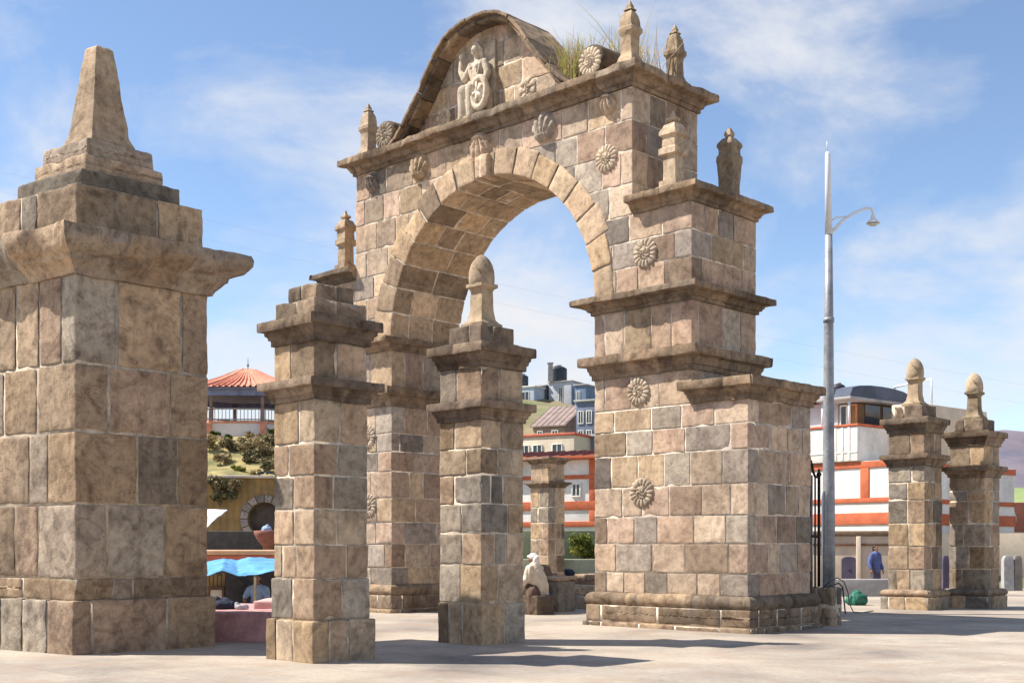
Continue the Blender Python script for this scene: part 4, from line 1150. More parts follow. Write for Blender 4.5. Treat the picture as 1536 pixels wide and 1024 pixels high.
# --- bushes
def bush(loc, r3, n, label, mat, seed, group=None, leaf=.07, name='bush', clumps=14, trunk=.3, cat='bush', bias=.5):
    rr = random.Random(seed); m = MB()
    cs = []
    for k in range(clumps):
        a = rr.uniform(0, 2*PI); u = rr.uniform(-.8, 1); q = rr.uniform(.35, .8)
        cs.append((math.cos(a) * math.sqrt(max(0, 1-u*u)) * q * r3[0], math.sin(a) * math.sqrt(max(0, 1-u*u)) * q * r3[1], u * q * r3[2], rr.uniform(.28, .5), rr.uniform(-.25, .25)))
    V = []; F = []; Tn = []
    for i in range(n):
        c = rr.choice(cs); d = Vector((rr.gauss(0,1), rr.gauss(0,1), rr.gauss(0,1))).normalized() * (rr.random() ** .4) * c[3]
        p = Vector((c[0] + d.x * r3[0], c[1] + d.y * r3[1], c[2] + d.z * r3[2]))
        nrm = (d + Vector((rr.gauss(0,.5), rr.gauss(0,.5), rr.gauss(.3,.5)))).normalized()
        a = nrm.orthogonal().normalized(); a = (Matrix.Rotation(rr.uniform(0, 6.28), 3, nrm) @ a); b = nrm.cross(a)
        s = leaf * rr.uniform(.6, 1.3)
        q = [p - a * s, p + b * s * .45, p + a * s, p - b * s * .45]
        m.add([tuple(v) for v in q], [(0,1,2,3)], min(1, max(0, rr.gauss(bias, .22) + c[4])))
    r = empty(name, loc, label, cat, group)
    zc = trunk + r3[2]
    m.build('foliage', mat, r, (0, 0, zc), smooth=False)
    t = MB()
    for k in range(4):
        a = rr.uniform(0, 6.28); t.tube([(0, 0, -.1), (math.cos(a)*.12*r3[0], math.sin(a)*.12*r3[1], trunk), (math.cos(a)*.5*r3[0], math.sin(a)*.5*r3[1], zc)], [.05*max(r3[2],.5), .04*max(r3[2],.5), .015], 6)
    t.build('stem', M_bark, r)
    return r
bush((wx_(872, 44.3), 44.3, 0), (.58, .45, .55), 2600, 'round bright green bush behind the low wall seen through the arch', M_leaf, 5, trunk=1.0, leaf=.06, bias=.62)
bush((wx_(893, 44.4), 44.4, 0), (.33, .3, .33), 700, 'small green bush half hidden by the right arch pier', M_leaf, 6, trunk=.95, leaf=.05, bias=.55)
BG = 'shrubs on the dry bank below the pavilion'
bank_sh = [(322, 666, 72, .5, 'dark green shrub just under the pavilion at the left', M_leaf, .3), (340, 670, 71, .5, 'green shrub below the orange pavilion post', M_leaf, .45),
  (362, 678, 68.5, .8, 'brown dry shrub in the upper middle of the bank', M_scrub, .6), (385, 674, 69, .8, 'reddish brown shrub under the pavilion wall', M_scrub, .55),
  (404, 682, 68, 1.0, 'dark shrub high on the bank beside the stepped pillar', M_scrub, .25), (378, 690, 66, .8, 'dark olive shrub in the middle of the bank', M_scrub, .2),
  (398, 698, 64, .7, 'grey olive shrub low on the bank at the right', M_scrub, .35), (333, 688, 66, .7, 'straw coloured shrub on the left of the bank', M_scrub, .8), (357, 702, 63.5, .5, 'yellow green low shrub near the ledge', M_leaf, .95),
  (350, 680, 68, 1.0, 'olive brown shrub between the dark green ones and the ledge', M_scrub, .4), (372, 682, 67.5, 1.0, 'dark brown wide shrub right in the centre of the bank', M_scrub, .3),
  (392, 684, 67, 1.1, 'purplish brown wide shrub at the right of the bank', M_scrub, .55), (412, 694, 65, .9, 'dark olive shrub half hidden by the stepped pillar', M_scrub, .3), (318, 680, 68, 1.0, 'yellow olive shrub half hidden by the corner pillar', M_scrub, .85), (386, 706, 62.6, .5, 'pale straw tuft just above the ledge', M_scrub, .95), (410, 666, 72, .5, 'green brown shrub against the pavilion wall at the right', M_leaf, .35), (375, 667, 72, .45, 'brown shrub against the pavilion wall in the middle', M_scrub, .5)]
for i, (px, py, Y, s, lb, mm, bs) in enumerate(bank_sh):
    X_ = wx_(px, Y); z_ = float(fbank(np.array([[X_]]), np.array([[Y]]))[0, 0])
    bush((X_, Y, z_ - .1), (s * .8, s * .7, s * .5), int(700 * s), lb, mm, 20 + i, BG, leaf=.10, trunk=.05, name='shrub', clumps=9, cat='shrub', bias=bs)

# --- ochre retaining wall with round niche
Yw = 60.0
rw = empty('retaining_wall', (wx_(397, Yw), Yw, 0), 'ochre striped retaining wall with round stone niche below the bank', 'wall')
def ochre():
    m, nt, b = newmat('ochre_striped_plaster'); L = nt.links.new
    tc = N(nt, 'ShaderNodeTexCoord').outputs['Object']
    wv = N(nt, 'ShaderNodeTexWave', i_Scale=.95, i_Distortion=1.2, bands_direction='X'); wv.inputs['Detail'].default_value = 3; L(tc, wv.inputs['Vector'])
    r = ramp(nt, [(.3, (.33,.20,.07)), (.6, (.30,.185,.065)), (.9, (.25,.175,.09))]); L(wv.outputs['Fac'], r.inputs[0])
    n = N(nt, 'ShaderNodeTexNoise', i_Scale=1.2, i_Detail=6.0); L(tc, n.inputs['Vector'])
    r2 = ramp(nt, [(.35, .55), (.6, 1.1)]); L(n.outputs[0], r2.inputs[0])
    L(mixc(nt, r.outputs[0], r2.outputs[0], .8, 'MULTIPLY'), b.inputs['Base Color']); b.inputs['Roughness'].default_value = .9
    return m
zc_ = wz_(778, Yw); ro_, ri_ = 1.17, .82
m = MB()
tops = wz_(717, Yw)
n = 48
for k in range(n):   # wall face with a round hole
    def onr(t):
        c_, s_ = math.cos(t), math.sin(t)
        q = min((30 if c_ < 0 else 8) / abs(c_) if abs(c_) > 1e-6 else 1e9, (tops - zc_) / s_ if s_ > 1e-6 else 1e9, (-zc_ - .1) / s_ if s_ < -1e-6 else 1e9)
        return (c_ * q, zc_ + s_ * q)
    extra = [math.atan2(tops - zc_, 8), math.atan2(tops - zc_, -30), math.atan2(-zc_ - .1, 8) % (2*PI), math.atan2(-zc_ - .1, -30) % (2*PI)]
an = sorted([2*PI*k/n for k in range(n)] + extra)
for a, b in zip(an, an[1:] + [an[0] + 2*PI]):
    i0 = (ri_ * math.cos(a), zc_ + ri_ * math.sin(a)); i1 = (ri_ * math.cos(b), zc_ + ri_ * math.sin(b)); o0 = onr(a); o1 = onr(b)
    m.add([(i0[0], 0, i0[1]), (o0[0], 0, o0[1]), (o1[0], 0, o1[1]), (i1[0], 0, i1[1])], [(3, 2, 1, 0)])
    m.add([(i0[0], 0, i0[1]), (i1[0], 0, i1[1]), (i1[0], .5, i1[1]), (i0[0], .5, i0[1])], [(0, 1, 2, 3)])
m.box((-30, .5, -.1), (8, .6, tops)); m.add([(-30, 0, tops), (8, 0, tops), (8, .55, tops), (-30, .55, tops)], [(0,1,2,3)])
part(m, 'wall_body', ochre(), rw, smooth=False)
m = MB()
for k in range(16):
    a0, a1 = 2*PI*k/16 + .02, 2*PI*(k+1)/16 - .02
    def rm(P):
        return np.stack([P[:,2] * np.cos(P[:,1]), P[:,0], zc_ + P[:,2] * np.sin(P[:,1])], -1)
    grid(m, (-.12, a0, ri_), (.02, a1, ro_), ('x-','y-','y+','z-','z+'), rm, rnd.random(), r=.012, sp=.1, amp=.004)
part(m, 'niche_ring', stone_mat('ring_stone', [(.33,.28,.26),(.36,.31,.29),(.30,.26,.25)]), rw)
m = MB(); lathe(m, [(ri_ + .02, 0), (.01, 0)], 0, 0, lambda P: np.stack([P[:,0], .48 + P[:,2], zc_ + P[:,1]], -1), n=40); part(m, 'niche_back', rough_mat('niche_brick', (.13,.10,.09), var=.4, scale=3), rw)
m = MB(); m.cbox((-30, -.25, tops + .001), (8, .7, tops + .13), .03); part(m, 'ledge', rough_mat('lime_washed_ledge', (.62,.52,.45), var=.2, scale=1), rw)
for i, (px, py, s, bs) in enumerate(((322, 725, .75, .15), (338, 728, .8, .3), (352, 724, .6, .4), (330, 745, .7, .1), (347, 742, .5, .2))):
    bush((wx_(px, 59.3), 59.3, wz_(py, 59.3) - s * .5), (s * .7, .35, s * .55), 620, ['dark creeper hanging over the ochre wall at the left', 'brown creeper in the middle of the ochre wall top', 'thin olive creeper nearest the round niche', 'lowest dark creeper on the ochre wall', 'small dark creeper below the middle one'][i], M_scrub, 60 + i, 'creepers hanging over the ochre wall', leaf=.09, trunk=.0, name='creeper', cat='plant', bias=bs)
def pigeon(px, Y, rz, label):
    r = bmesh.new()
    sph(r, (0, 0, .13), (.12, .06, .065)); sph(r, (.1, 0, .2), (.04, .035, .042)); cap(r, (.07, 0, .15), .045, (.1, 0, .2), .032); cap(r, (-.09, 0, .12), .04, (-.24, 0, .09), .02)
    cap(r, (.13, 0, .2), .012, (.165, 0, .193), .006); 
    for s in (-1, 1): cap(r, (0, s * .025, .08), .009, (.01, s * .03, 0.0), .008); cap(r, (.01, s * .03, .005), .008, (.05, s * .03, .005), .006)
    o = fuse('pigeon', r, M_navy, None, voxel=.009, smooth=1, loc=(wx_(px, Y), Y - .15, tops + .13)); o.rotation_euler = (0, 0, rz)
    tag(o, label, 'bird', 'pigeons on the ledge')
pigeon(394, 60, .3, 'dark pigeon on the pale ledge above the niche, left of the two'); pigeon(402, 60, 2.6, 'dark pigeon on the pale ledge nearest the stepped pillar')

# --- pavilion on the bank
Yp = 79.5; Xp = wx_(372, Yp); Rp = 4.3; zb = wz_(657, 75.4)
pv = empty('pavilion', (Xp, Yp, zb), 'octagonal pavilion with orange tiled roof on the bank', 'pavilion')
def octp(R_, off=0): return [(R_ * math.cos(2*PI*k/8 + off), R_ * math.sin(2*PI*k/8 + off)) for k in range(8)]
OFF = -PI/2 - .36
h1 = wz_(634, 75.4) - zb
m = MB(); m.prism(octp(Rp, OFF), .12, h1); part(m, 'platform', M_grey if 0 else rough_mat('pavilion_plaster', (.66,.60,.60), var=.15, scale=.8), pv, smooth=False)
m = MB(); m.prism(octp(Rp + .06, OFF), -.9, .119); m.prism(octp(Rp + .06, OFF), h1 + .002, h1 + .12)
for x, y in octp(Rp + .02, OFF): m.cbox((x - .17, y - .17, .12), (x + .17, y + .17, h1), .02)
part(m, 'orange_trim', M_otile, pv, smooth=False)
hr = wz_(612, 75.4) - zb
M_post = rough_mat('brown_grey_post', (.25,.18,.16), var=.3, scale=3)
for x, y in octp(Rp - .2, OFF):
    m = MB(); m.cbox((x - .12, y - .12, h1), (x + .12, y + .12, hr + .05), .02); m.tube([(x, y, hr), (x, y, wz_(580, 75.4) - zb)], .1, 10); part(m, 'post', M_post, pv)
m = MB(); P8 = octp(Rp - .2, OFF)
for k in range(8):
    a, b = P8[k], P8[(k+1) % 8]
    m.tube([(*a, hr), (*b, hr)], .05, 6); m.tube([(*a, h1 + .25), (*b, h1 + .25)], .04, 6)
    for j in range(1, 14):
        t = j / 14; x, y = a[0] + (b[0]-a[0])*t, a[1] + (b[1]-a[1])*t; m.tube([(x, y, h1 + .1), (x, y, hr)], .025, 5)
part(m, 'balustrade', rough_mat('pale_metal_balusters', (.42,.40,.38), var=.2, scale=3), pv)
he = wz_(580, 75.4) - zb
m = MB(); Q8 = octp(Rp + .05, OFF)
for k in range(8):
    a, b = Q8[k], Q8[(k+1) % 8]
    V = [(*a, he - .5), (*b, he - .5), (*b, he + .05), (*a, he + .05)]; m.add(V + [(x*.97, y*.97, z) for x, y, z in V], [(0,1,2,3),(7,6,5,4),(0,4,5,1)])
m.prism(octp(Rp + .45, OFF), he - .12, he - .05)
part(m, 'valance', rough_mat('blue_grey_fretwork', (.22,.25,.42), var=.35, scale=2), pv, smooth=False)
ha = wz_(551, 75.4) - zb + .35
m = MB()
prof = [(Rp + .55, he - .02), (Rp * .72, he + (ha - he) * .33), (Rp * .40, he + (ha - he) * .66), (.55, ha), (.05, ha + .12)]
rings = [octp(r_, OFF) for r_, z in prof]
for i in range(len(prof) - 1):
    for k in range(8):
        k2 = (k + 1) % 8
        m.add([(*rings[i][k], prof[i][1]), (*rings[i][k2], prof[i][1]), (*rings[i+1][k2], prof[i+1][1]), (*rings[i+1][k], prof[i+1][1])], [(0,1,2,3)])
for k in range(8):
    k2 = (k + 1) % 8
    for j in range(10):
        t = (j + .5) / 10 if j else 0
        pts = []
        for i in range(4):
            a = rings[i][k]; b = rings[i][k2]
            pts.append((a[0] + (b[0]-a[0])*t, a[1] + (b[1]-a[1])*t, prof[i][1] + .03))
        m.tube(pts, .075 if j else .1, 6, cap=False)
part(m, 'roof', M_otile, pv, smooth=False)
m = MB(); m.tube([(0, 0, ha), (0, 0, ha + .9)], [.04, .01], 6); sp2 = [(.01, ha + .3), (.09, ha + .38), (.01, ha + .46)]; lathe(m, sp2, 0, 0, n=10); part(m, 'roof_spike', M_iron, pv)

# --- market side: dark wall, painted kerb wall, canopy, stall, pink platform
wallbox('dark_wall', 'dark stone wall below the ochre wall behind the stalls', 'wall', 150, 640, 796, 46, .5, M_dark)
rk = wallbox('painted_wall', 'low cream and orange painted wall behind the blue tarpaulin', 'wall', 180, 600, 832, 38, .4, rough_mat('red_orange_paint', (.50,.15,.10), var=.3, scale=1.5), cope=rough_mat('cream_orange_coping', (.70,.45,.28), var=.2, scale=2))
fb = empty('stone_basin', (wx_(402, 44), 44, 0), 'red brown stone bowl on a foot before the round niche', 'basin')
m = MB(); lathe(m, [(.3, 0), (.28, .1), (.12, .2), (.11, 1.25), (.16, 1.32), (.18, 1.5), (.34, 1.66), (.48, 1.92), (.5, 2.05), (.46, 2.06), (.40, 1.95)], 0, 0, n=28, cap=False); part(m, 'bowl', rough_mat('red_sandstone', (.27,.11,.075), var=.3, scale=5), fb)
b_ = bmesh.new(); sph(b_, (0, 0, .1), (.19, .17, .17)); sph(b_, (-.1, .02, .04), (.16, .14, .11)); sph(b_, (.03, -.03, .24), (.07, .06, .08))
tag(fuse('plastic_bag', b_, M_lblue, None, .02, 2, wrinkle=.02, loc=(wx_(400, 44), 44, 1.97)), 'pale blue bundle lying in the stone bowl', 'bundle')

def sheet(mb, rows, thick=.02, nz=0):
    """rows: list of polylines (same length) -> closed thin cloth"""
    A = np.array(rows, float); n, k = A.shape[:2]
    ii = np.arange(n * k).reshape(n, k)
    F = np.stack([ii[:-1, :-1], ii[1:, :-1], ii[1:, 1:], ii[:-1, 1:]], -1).reshape(-1, 4)
    P = A.reshape(-1, 3)
    if nz:
        P = P + vnoise3(P, 2.5, 5) * min(nz * 2, .02); P[:, 2] += (np.abs(vnoise(P * np.array([1, .35, 1]), 6.5, 8)) - .3) * nz * 1.6 + vnoise(P, 14, 2) * nz * .35
    mb.add(P, F[:, ::-1]); P2 = P.copy(); P2[:, 2] -= thick; mb.add(P2, F)
    rim = list(ii[0, :]) + list(ii[1:, -1]) + list(ii[-1, ::-1][1:]) + list(ii[::-1, 0][1:-1])
    b = n * k
    mb.add(np.concatenate([P, P2]), [(rim[i], rim[(i+1) % len(rim)], rim[(i+1) % len(rim)] + b, rim[i] + b) for i in range(len(rim))])
def interp_rows(c, n=10, m=16):
    """bilinear patch from rows of control points"""
    c = np.array(c, float); r, k = c.shape[:2]; out = []
    for i in range(n):
        u = i / (n - 1) * (r - 1); i0 = min(int(u), r - 2); f = u - i0; row = c[i0] * (1 - f) + c[i0 + 1] * f
        line = []
        for j in range(m):
            v = j / (m - 1) * (k - 1); j0 = min(int(v), k - 2); g2 = v - j0; line.append(row[j0] * (1 - g2) + row[j0 + 1] * g2)
        out.append(line)
    return out
W3 = lambda px, py, Y: (wx_(px, Y), Y, wz_(py, Y))
cn = empty('market_canopy', (wx_(262, 36), 36, 0), 'white market canopy with a pointed corner behind the corner pillar', 'canopy')
o_ = np.array(cn.location)
m = MB(); sheet(m, interp_rows([[np.array(W3(341, 764, 36)) - o_, np.array(W3(290, 762, 37)) - o_, np.array(W3(220, 760, 38)) - o_], [np.array(W3(322, 778, 34.2)) - o_, np.array(W3(280, 780, 34.5)) - o_, np.array(W3(215, 776, 35)) - o_], [np.array(W3(303, 797, 32.5)) - o_, np.array(W3(265, 802, 32.5)) - o_, np.array(W3(210, 800, 32.5)) - o_]], 9, 12), .03, .015)
part(m, 'cloth', rough_mat('white_canvas', (.72,.72,.78), var=.12, scale=2), cn)
m = MB()
for px, py, Y in ((285, 764, 37), (222, 762, 38), (262, 802, 32.6), (212, 800, 32.6)):
    q = np.array(W3(px, py, Y)) - o_; m.tube([(q[0], q[1], -o_[2]), (q[0], q[1], q[2])], .025, 6)
part(m, 'pole', M_brown, cn)

st_ = empty('market_stall', (wx_(345, 27.6), 27.6, 0), 'wooden market stall hut with plank wall and pale door under the tarpaulin', 'stall')
o_ = np.array(st_.location)
def bx(m, px0, px1, pt, pb, Y, d, b=.01): m.cbox((wx_(px0, Y) - o_[0], Y - o_[1], max(0, wz_(pb, Y))), (wx_(px1, Y) - o_[0], Y + d - o_[1], wz_(pt, Y)), b)
m = MB()
V = [(338, 1000), (338, 878), (356, 866), (374, 878), (374, 1000)]
pts = [(wx_(a, 27.2) - o_[0], max(0, wz_(b, 27.2))) for a, b in V]
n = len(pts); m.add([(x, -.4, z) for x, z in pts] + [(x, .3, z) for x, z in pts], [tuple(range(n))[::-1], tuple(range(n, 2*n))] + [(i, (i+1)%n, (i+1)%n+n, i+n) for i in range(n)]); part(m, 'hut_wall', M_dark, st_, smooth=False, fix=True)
m = MB()
for i in range(7): bx(m, 297 + i * 6, 302 + i * 6, 858 + (i % 3) * 2, 879, 27.5, .05)
part(m, 'plank_wall', rough_mat('ochre_planks', (.36,.22,.09), var=.4, scale=4), st_)
m = MB(); bx(m, 315, 333, 884, 990, 27.4, .05); dr = part(m, 'door', M_cream, st_)
m = MB(); bx(m, 311, 315, 879, 990, 27.38, .08); bx(m, 333, 337, 879, 990, 27.38, .08); bx(m, 311, 337, 879, 883.5, 27.37, .08); m.build('door_frame', M_brown, dr)
m = MB(); bx(m, 290, 430, 846, 1000, 29.2, .1); part(m, 'shade_back_wall', M_dark, st_)  # dark sheet, widened to stand in for the shade under the tarpaulin
tp_ = empty('blue_tarpaulin', (wx_(355, 26.8), 26.8, 0), 'bright blue tarpaulin sagging over the market stall', 'tarpaulin')
o_ = np.array(tp_.location); G3 = lambda *a: np.array(W3(*a)) - o_
m = MB(); sheet(m, interp_rows([[G3(292, 848, 28.6), G3(312, 841, 28.6), G3(336, 836, 28.8), G3(354, 840, 28.6), G3(372, 836, 28.8), G3(430, 838, 28.6)],
     [G3(289, 855, 27), G3(312, 852, 27), G3(336, 843, 27), G3(356, 852, 27), G3(375, 846, 27), G3(430, 846, 27)],
     [G3(286, 860, 25.8), G3(312, 862, 25.8), G3(333, 854, 25.8), G3(358, 863, 25.8), G3(385, 861, 25.8), G3(430, 850, 25.8)]], 30, 70), .012, .012)
part(m, 'sheet', M_bluetarp, tp_)
for px, Y, pt in ((382, 25.85, 861), (290, 25.85, 860), (428, 25.85, 851), (294, 28.5, 848), (428, 28.5, 839)):
    m = MB(); q = G3(px, pt, Y); m.tube([(q[0], q[1], 0), (q[0] + .01, q[1], q[2])], .03, 8); part(m, 'pole', rough_mat('bare_wood_pole', (.46,.34,.20), var=.3, scale=6), tp_)

pk = empty('pink_platform', (-4.4, 19.4, 0), 'low pink painted concrete platform between the two front pillars', 'platform')
m = MB()
grid(m, (-4.0, 0, -.05), (1.35, 3.0, .47), ('x-','x+','y-','y+','z+'), None, .5, r=.03, sp=.3, amp=.01); part(m, 'lower_block', M_pink, pk)
m = MB(); grid(m, (.12, 1.0, .45), (1.3, 3.2, .60), ('x-','x+','y-','y+','z+'), None, .5, r=.03, sp=.3, amp=.008); part(m, 'upper_slab', M_pink2, pk)
def bundle(loc, parts, mat, label, name='cloth_bundle', cat='bundle', voxel=.02, wr=.02):
    b = bmesh.new()
    for c, r_ in parts: sph(b, c, r_)
    return tag(fuse(name, b, mat, None, voxel, 2, wrinkle=wr, loc=loc), label, cat)
bundle((wx_(334, 20.3), 20.3, .46), [((0,0,.07),(.16,.13,.09)), ((.13,.03,.06),(.13,.1,.07)), ((-.12,.02,.10),(.08,.08,.13)), ((.02,.05,.12),(.1,.1,.08))], M_navy, 'dark navy cloth bundle lying on the pink platform')
bundle((wx_(360, 20.2), 20.2, .46), [((0,0,.045),(.1,.07,.055)), ((.07,.02,.04),(.07,.06,.05)), ((-.05,.02,.07),(.05,.05,.06))], M_shawlg, 'small grey white cloth bundle on the edge of the pink platform')

# --- people
def hand(b, p, d, side):
    """palm with four fingers and a thumb, pointing along d"""
    p = Vector(p); d = Vector(d).normalized(); u = Vector((0, 0, 1)); s = d.cross(u); s = s.normalized() if s.length > .1 else Vector((1, 0, 0)); nrm = s.cross(d)
    cap(b, p, .024, p + d * .05, .03, 10); cap(b, p + s * .02, .018, p + s * .025 + d * .06, .018, 8); cap(b, p - s * .02, .018, p - s * .025 + d * .06, .018, 8)
    for k, L_ in enumerate((.062, .075, .07, .055)):
        q = p + d * .065 + s * (-.03 + .02 * k); e = q + d * L_ * .55; cap(b, q, .0095, e, .009, 8); cap(b, e, .009, e + d * L_ * .4 - nrm * L_ * .35, .0075, 8)
    q = p + d * .02 + s * .028 * side; e = q + (d * .5 + s * side * .7) * .045; cap(b, q, .012, e, .011, 8); cap(b, e, .011, e + d * .03, .009, 8)
def head(b, c, f):
    c = Vector(c); f = Vector(f).normalized(); s = f.cross(Vector((0, 0, 1))).normalized()
    sph(b, c + Vector((0, 0, .02)), (.078, .078, .1)); sph(b, c + f * .02 - Vector((0, 0, .05)), (.06, .06, .065))
    cap(b, c + f * .085 + Vector((0, 0, .02)), .012, c + f * .10 - Vector((0, 0, .015)), .016, 8)
    cap(b, c + f * .075 - Vector((0, 0, .05)) + s * .02, .012, c + f * .075 - Vector((0, 0, .05)) - s * .02, .012, 8)
    for k in (-1, 1):
        sph(b, c + s * .078 * k, (.016, .016, .03)); sph(b, c + f * .07 + s * .03 * k + Vector((0, 0, .025)), .014)
    cap(b, c - Vector((0, 0, .06)), .05, c - f * .02 - Vector((0, 0, .16)), .055, 10)

# woman sitting under the arch, back to the right, facing left and away
ps = empty('person', (wx_(801, 27.4), 27.4, 0), 'person seated on a stone under the arch, in white hat and cream shawl', 'person')
fd = Vector((-.8, .6, 0)); sd = Vector((-.6, -.8, 0))
def lp(f, s, z): v = fd * f + sd * s; return (v.x, v.y, z)
b = bmesh.new()
head(b, lp(.04, 0, 1.21), fd)
chain(b, [lp(-.02, 0, .58), lp(-.03, 0, .8), lp(0, 0, 1.0)], [.15, .13, .14]); cap(b, lp(0, .15, .99), .065, lp(0, -.15, .99), .065)
for k in (-1, 1):
    chain(b, [lp(0, .1*k, .56), lp(.42, .11*k, .55), lp(.45, .11*k, .1)], [.1, .075, .05]); cap(b, lp(.43, .11*k, .05), .045, lp(.58, .12*k, .035), .03)
    chain(b, [lp(0, .18*k, .98), lp(.06, .24*k, .74), lp(.3, .1*k, .69)], [.055, .045, .032]); hand(b, lp(.3, .1*k, .69), fd * .8 - sd * .3 * k, -k)
fuse('body', b, M_skin, ps, .013, 2)
b = bmesh.new()
chain(b, [lp(-.03, 0, .55), lp(-.03, 0, .8)], [.19, .155])
for k in (-1, 0, 1): chain(b, [lp(0, .1*k, .56), lp(.42, .13*k, .54), lp(.47, .16*k, .16)], [.14, .12, .13])
for k in (-1.2, -.4, .4, 1.2): cap(b, lp(.1, .16*k, .5), .1, lp(.12, .17*k, .12), .12)
for k in (-1.4, -.7, 0, .7, 1.4): cap(b, lp(-.1, .14*k, .5), .13, lp(-.16, .17*k, .1), .12)
fuse('skirt', b, M_skirt, ps, .018, 2, wrinkle=.018)
b = bmesh.new()
chain(b, [lp(-.04, 0, .72), lp(-.05, 0, .9), lp(-.02, 0, 1.03)], [.19, .18, .15]); cap(b, lp(-.02, .17, 1.0), .09, lp(-.02, -.17, 1.0), .09)
for k in (-1, 1): chain(b, [lp(-.02, .18*k, 1.0), lp(.03, .25*k, .76), lp(.12, .2*k, .66)], [.09, .085, .06])
chain(b, [lp(-.12, -.06, .9), lp(-.2, -.1, .66), lp(-.23, -.12, .42)], [.11, .10, .06]); chain(b, [lp(-.12, .06, .85), lp(-.2, .03, .6), lp(-.22, .0, .36)], [.1, .08, .05])
fuse('shawl', b, M_shawl, ps, .016, 2, wrinkle=.022)
b = bmesh.new(); sph(b, lp(.02, 0, 1.275), (.1, .1, .085)); sph(b, lp(-.06, 0, 1.2), (.075, .09, .1)); cap(b, lp(-.05, 0, 1.14), .08, lp(-.08, 0, 1.04), .09)
chain(b, [lp(.12, .04, 1.27), lp(.1, -.06, 1.27)], [.04, .04]); fuse('head_cloth', b, M_hat, ps, .014, 2, wrinkle=.012)
b = bmesh.new(); chain(b, [lp(-.2, -.1, .62), lp(-.25, -.14, .42), lp(-.24, -.13, .26)], [.07, .06, .035]); fuse('shawl_end', b, M_lblue, ps, .014, 2, wrinkle=.015)

# vendor seated under the tarpaulin, facing the camera
pv2 = empty('person', (wx_(388, 27), 27, 0), 'vendor in pale blue shirt sitting in the shade of the blue tarpaulin', 'person')
b = bmesh.new(); fd = Vector((-.2, -1, 0)).normalized(); sd = Vector((-1, .2, 0)).normalized()
head(b, lp(.1, 0, .80), fd)
chain(b, [lp(0, 0, .14), lp(.02, 0, .38), lp(.05, 0, .58)], [.14, .13, .13]); cap(b, lp(.05, .15, .57), .06, lp(.05, -.15, .57), .06)
for k in (-1, 1):
    chain(b, [lp(0, .1*k, .13), lp(.38, .22*k, .2), lp(.42, -.02*k, .07)], [.1, .07, .05]); cap(b, lp(.42, -.02*k, .06), .045, lp(.5, -.1*k, .05), .03)
    chain(b, [lp(.05, .18*k, .56), lp(.14, .26*k, .36), lp(.33, .17*k, .22)], [.055, .045, .032]); hand(b, lp(.33, .17*k, .22), fd * .9 - Vector((0, 0, .3)), k)
fuse('body', b, M_skin, pv2, .013, 2)
b = bmesh.new(); chain(b, [lp(0, 0, .2), lp(.02, 0, .38), lp(.05, 0, .55)], [.18, .165, .15]); cap(b, lp(.05, .15, .57), .085, lp(.05, -.15, .57), .085)
for k in (-1, 1): cap(b, lp(.05, .18*k, .56), .08, lp(.12, .25*k, .41), .07)
fuse('shirt', b, M_lblue, pv2, .015, 2, wrinkle=.012)
b = bmesh.new(); cap(b, lp(0, 0, .13), .17, lp(.05, 0, .13), .17)
for k in (-1, 1): chain(b, [lp(0, .1*k, .13), lp(.38, .22*k, .2), lp(.40, .04*k, .09)], [.13, .1, .075])
fuse('trousers', b, M_navy, pv2, .015, 2, wrinkle=.01)
b = bmesh.new(); sph(b, lp(.075, 0, .845), (.088, .088, .085)); sph(b, lp(.04, 0, .78), (.08, .075, .09)); fuse('hair', b, M_hair, pv2, .012, 1)

# person in blue standing by the far wall
p3 = empty('person', (wx_(1313, 39.6), 39.6, 0), 'person in blue clothes standing by the beige wall', 'person')
b = bmesh.new(); fd = Vector((.5, -.85, 0)).normalized(); sd = Vector((-.85, -.5, 0)).normalized()
head(b, lp(.02, 0, 1.42), fd); chain(b, [lp(0, 0, .82), lp(0, 0, 1.02), lp(0, 0, 1.22)], [.13, .115, .13]); cap(b, lp(0, .14, 1.22), .06, lp(0, -.14, 1.22), .06)
for k in (-1, 1):
    chain(b, [lp(0, .08*k, .8), lp(.03, .1*k, .43), lp(-.01, .11*k, .07)], [.09, .06, .042]); cap(b, lp(-.02, .11*k, .04), .04, lp(.14, .13*k, .03), .028)
    chain(b, [lp(0, .17*k, 1.21), lp(-.03, .24*k, .96), lp(.08, .25*k, .74)], [.052, .042, .03]); hand(b, lp(.08, .25*k, .74), Vector((0, 0, -1)) + fd * .3, k)
fuse('body', b, M_skin, p3, .013, 2)
b = bmesh.new(); chain(b, [lp(0, 0, .78), lp(0, 0, 1.02), lp(0, 0, 1.21)], [.165, .15, .15]); cap(b, lp(0, .14, 1.22), .085, lp(0, -.14, 1.22), .085)
for k in (-1, 1): chain(b, [lp(0, .17*k, 1.21), lp(-.03, .24*k, .96), lp(.06, .25*k, .79)], [.08, .068, .052])
fuse('jacket', b, M_bluec, p3, .015, 2, wrinkle=.012)
b = bmesh.new()
for k in (-1, 1): chain(b, [lp(0, .08*k, .8), lp(.03, .1*k, .43), lp(-.01, .11*k, .1)], [.12, .09, .07])
fuse('trousers', b, M_purple, p3, .015, 2, wrinkle=.01)
b = bmesh.new(); sph(b, lp(-.005, 0, 1.465), (.09, .09, .085)); sph(b, lp(-.035, 0, 1.4), (.075, .08, .1)); fuse('hair', b, M_hair, p3, .012, 1)

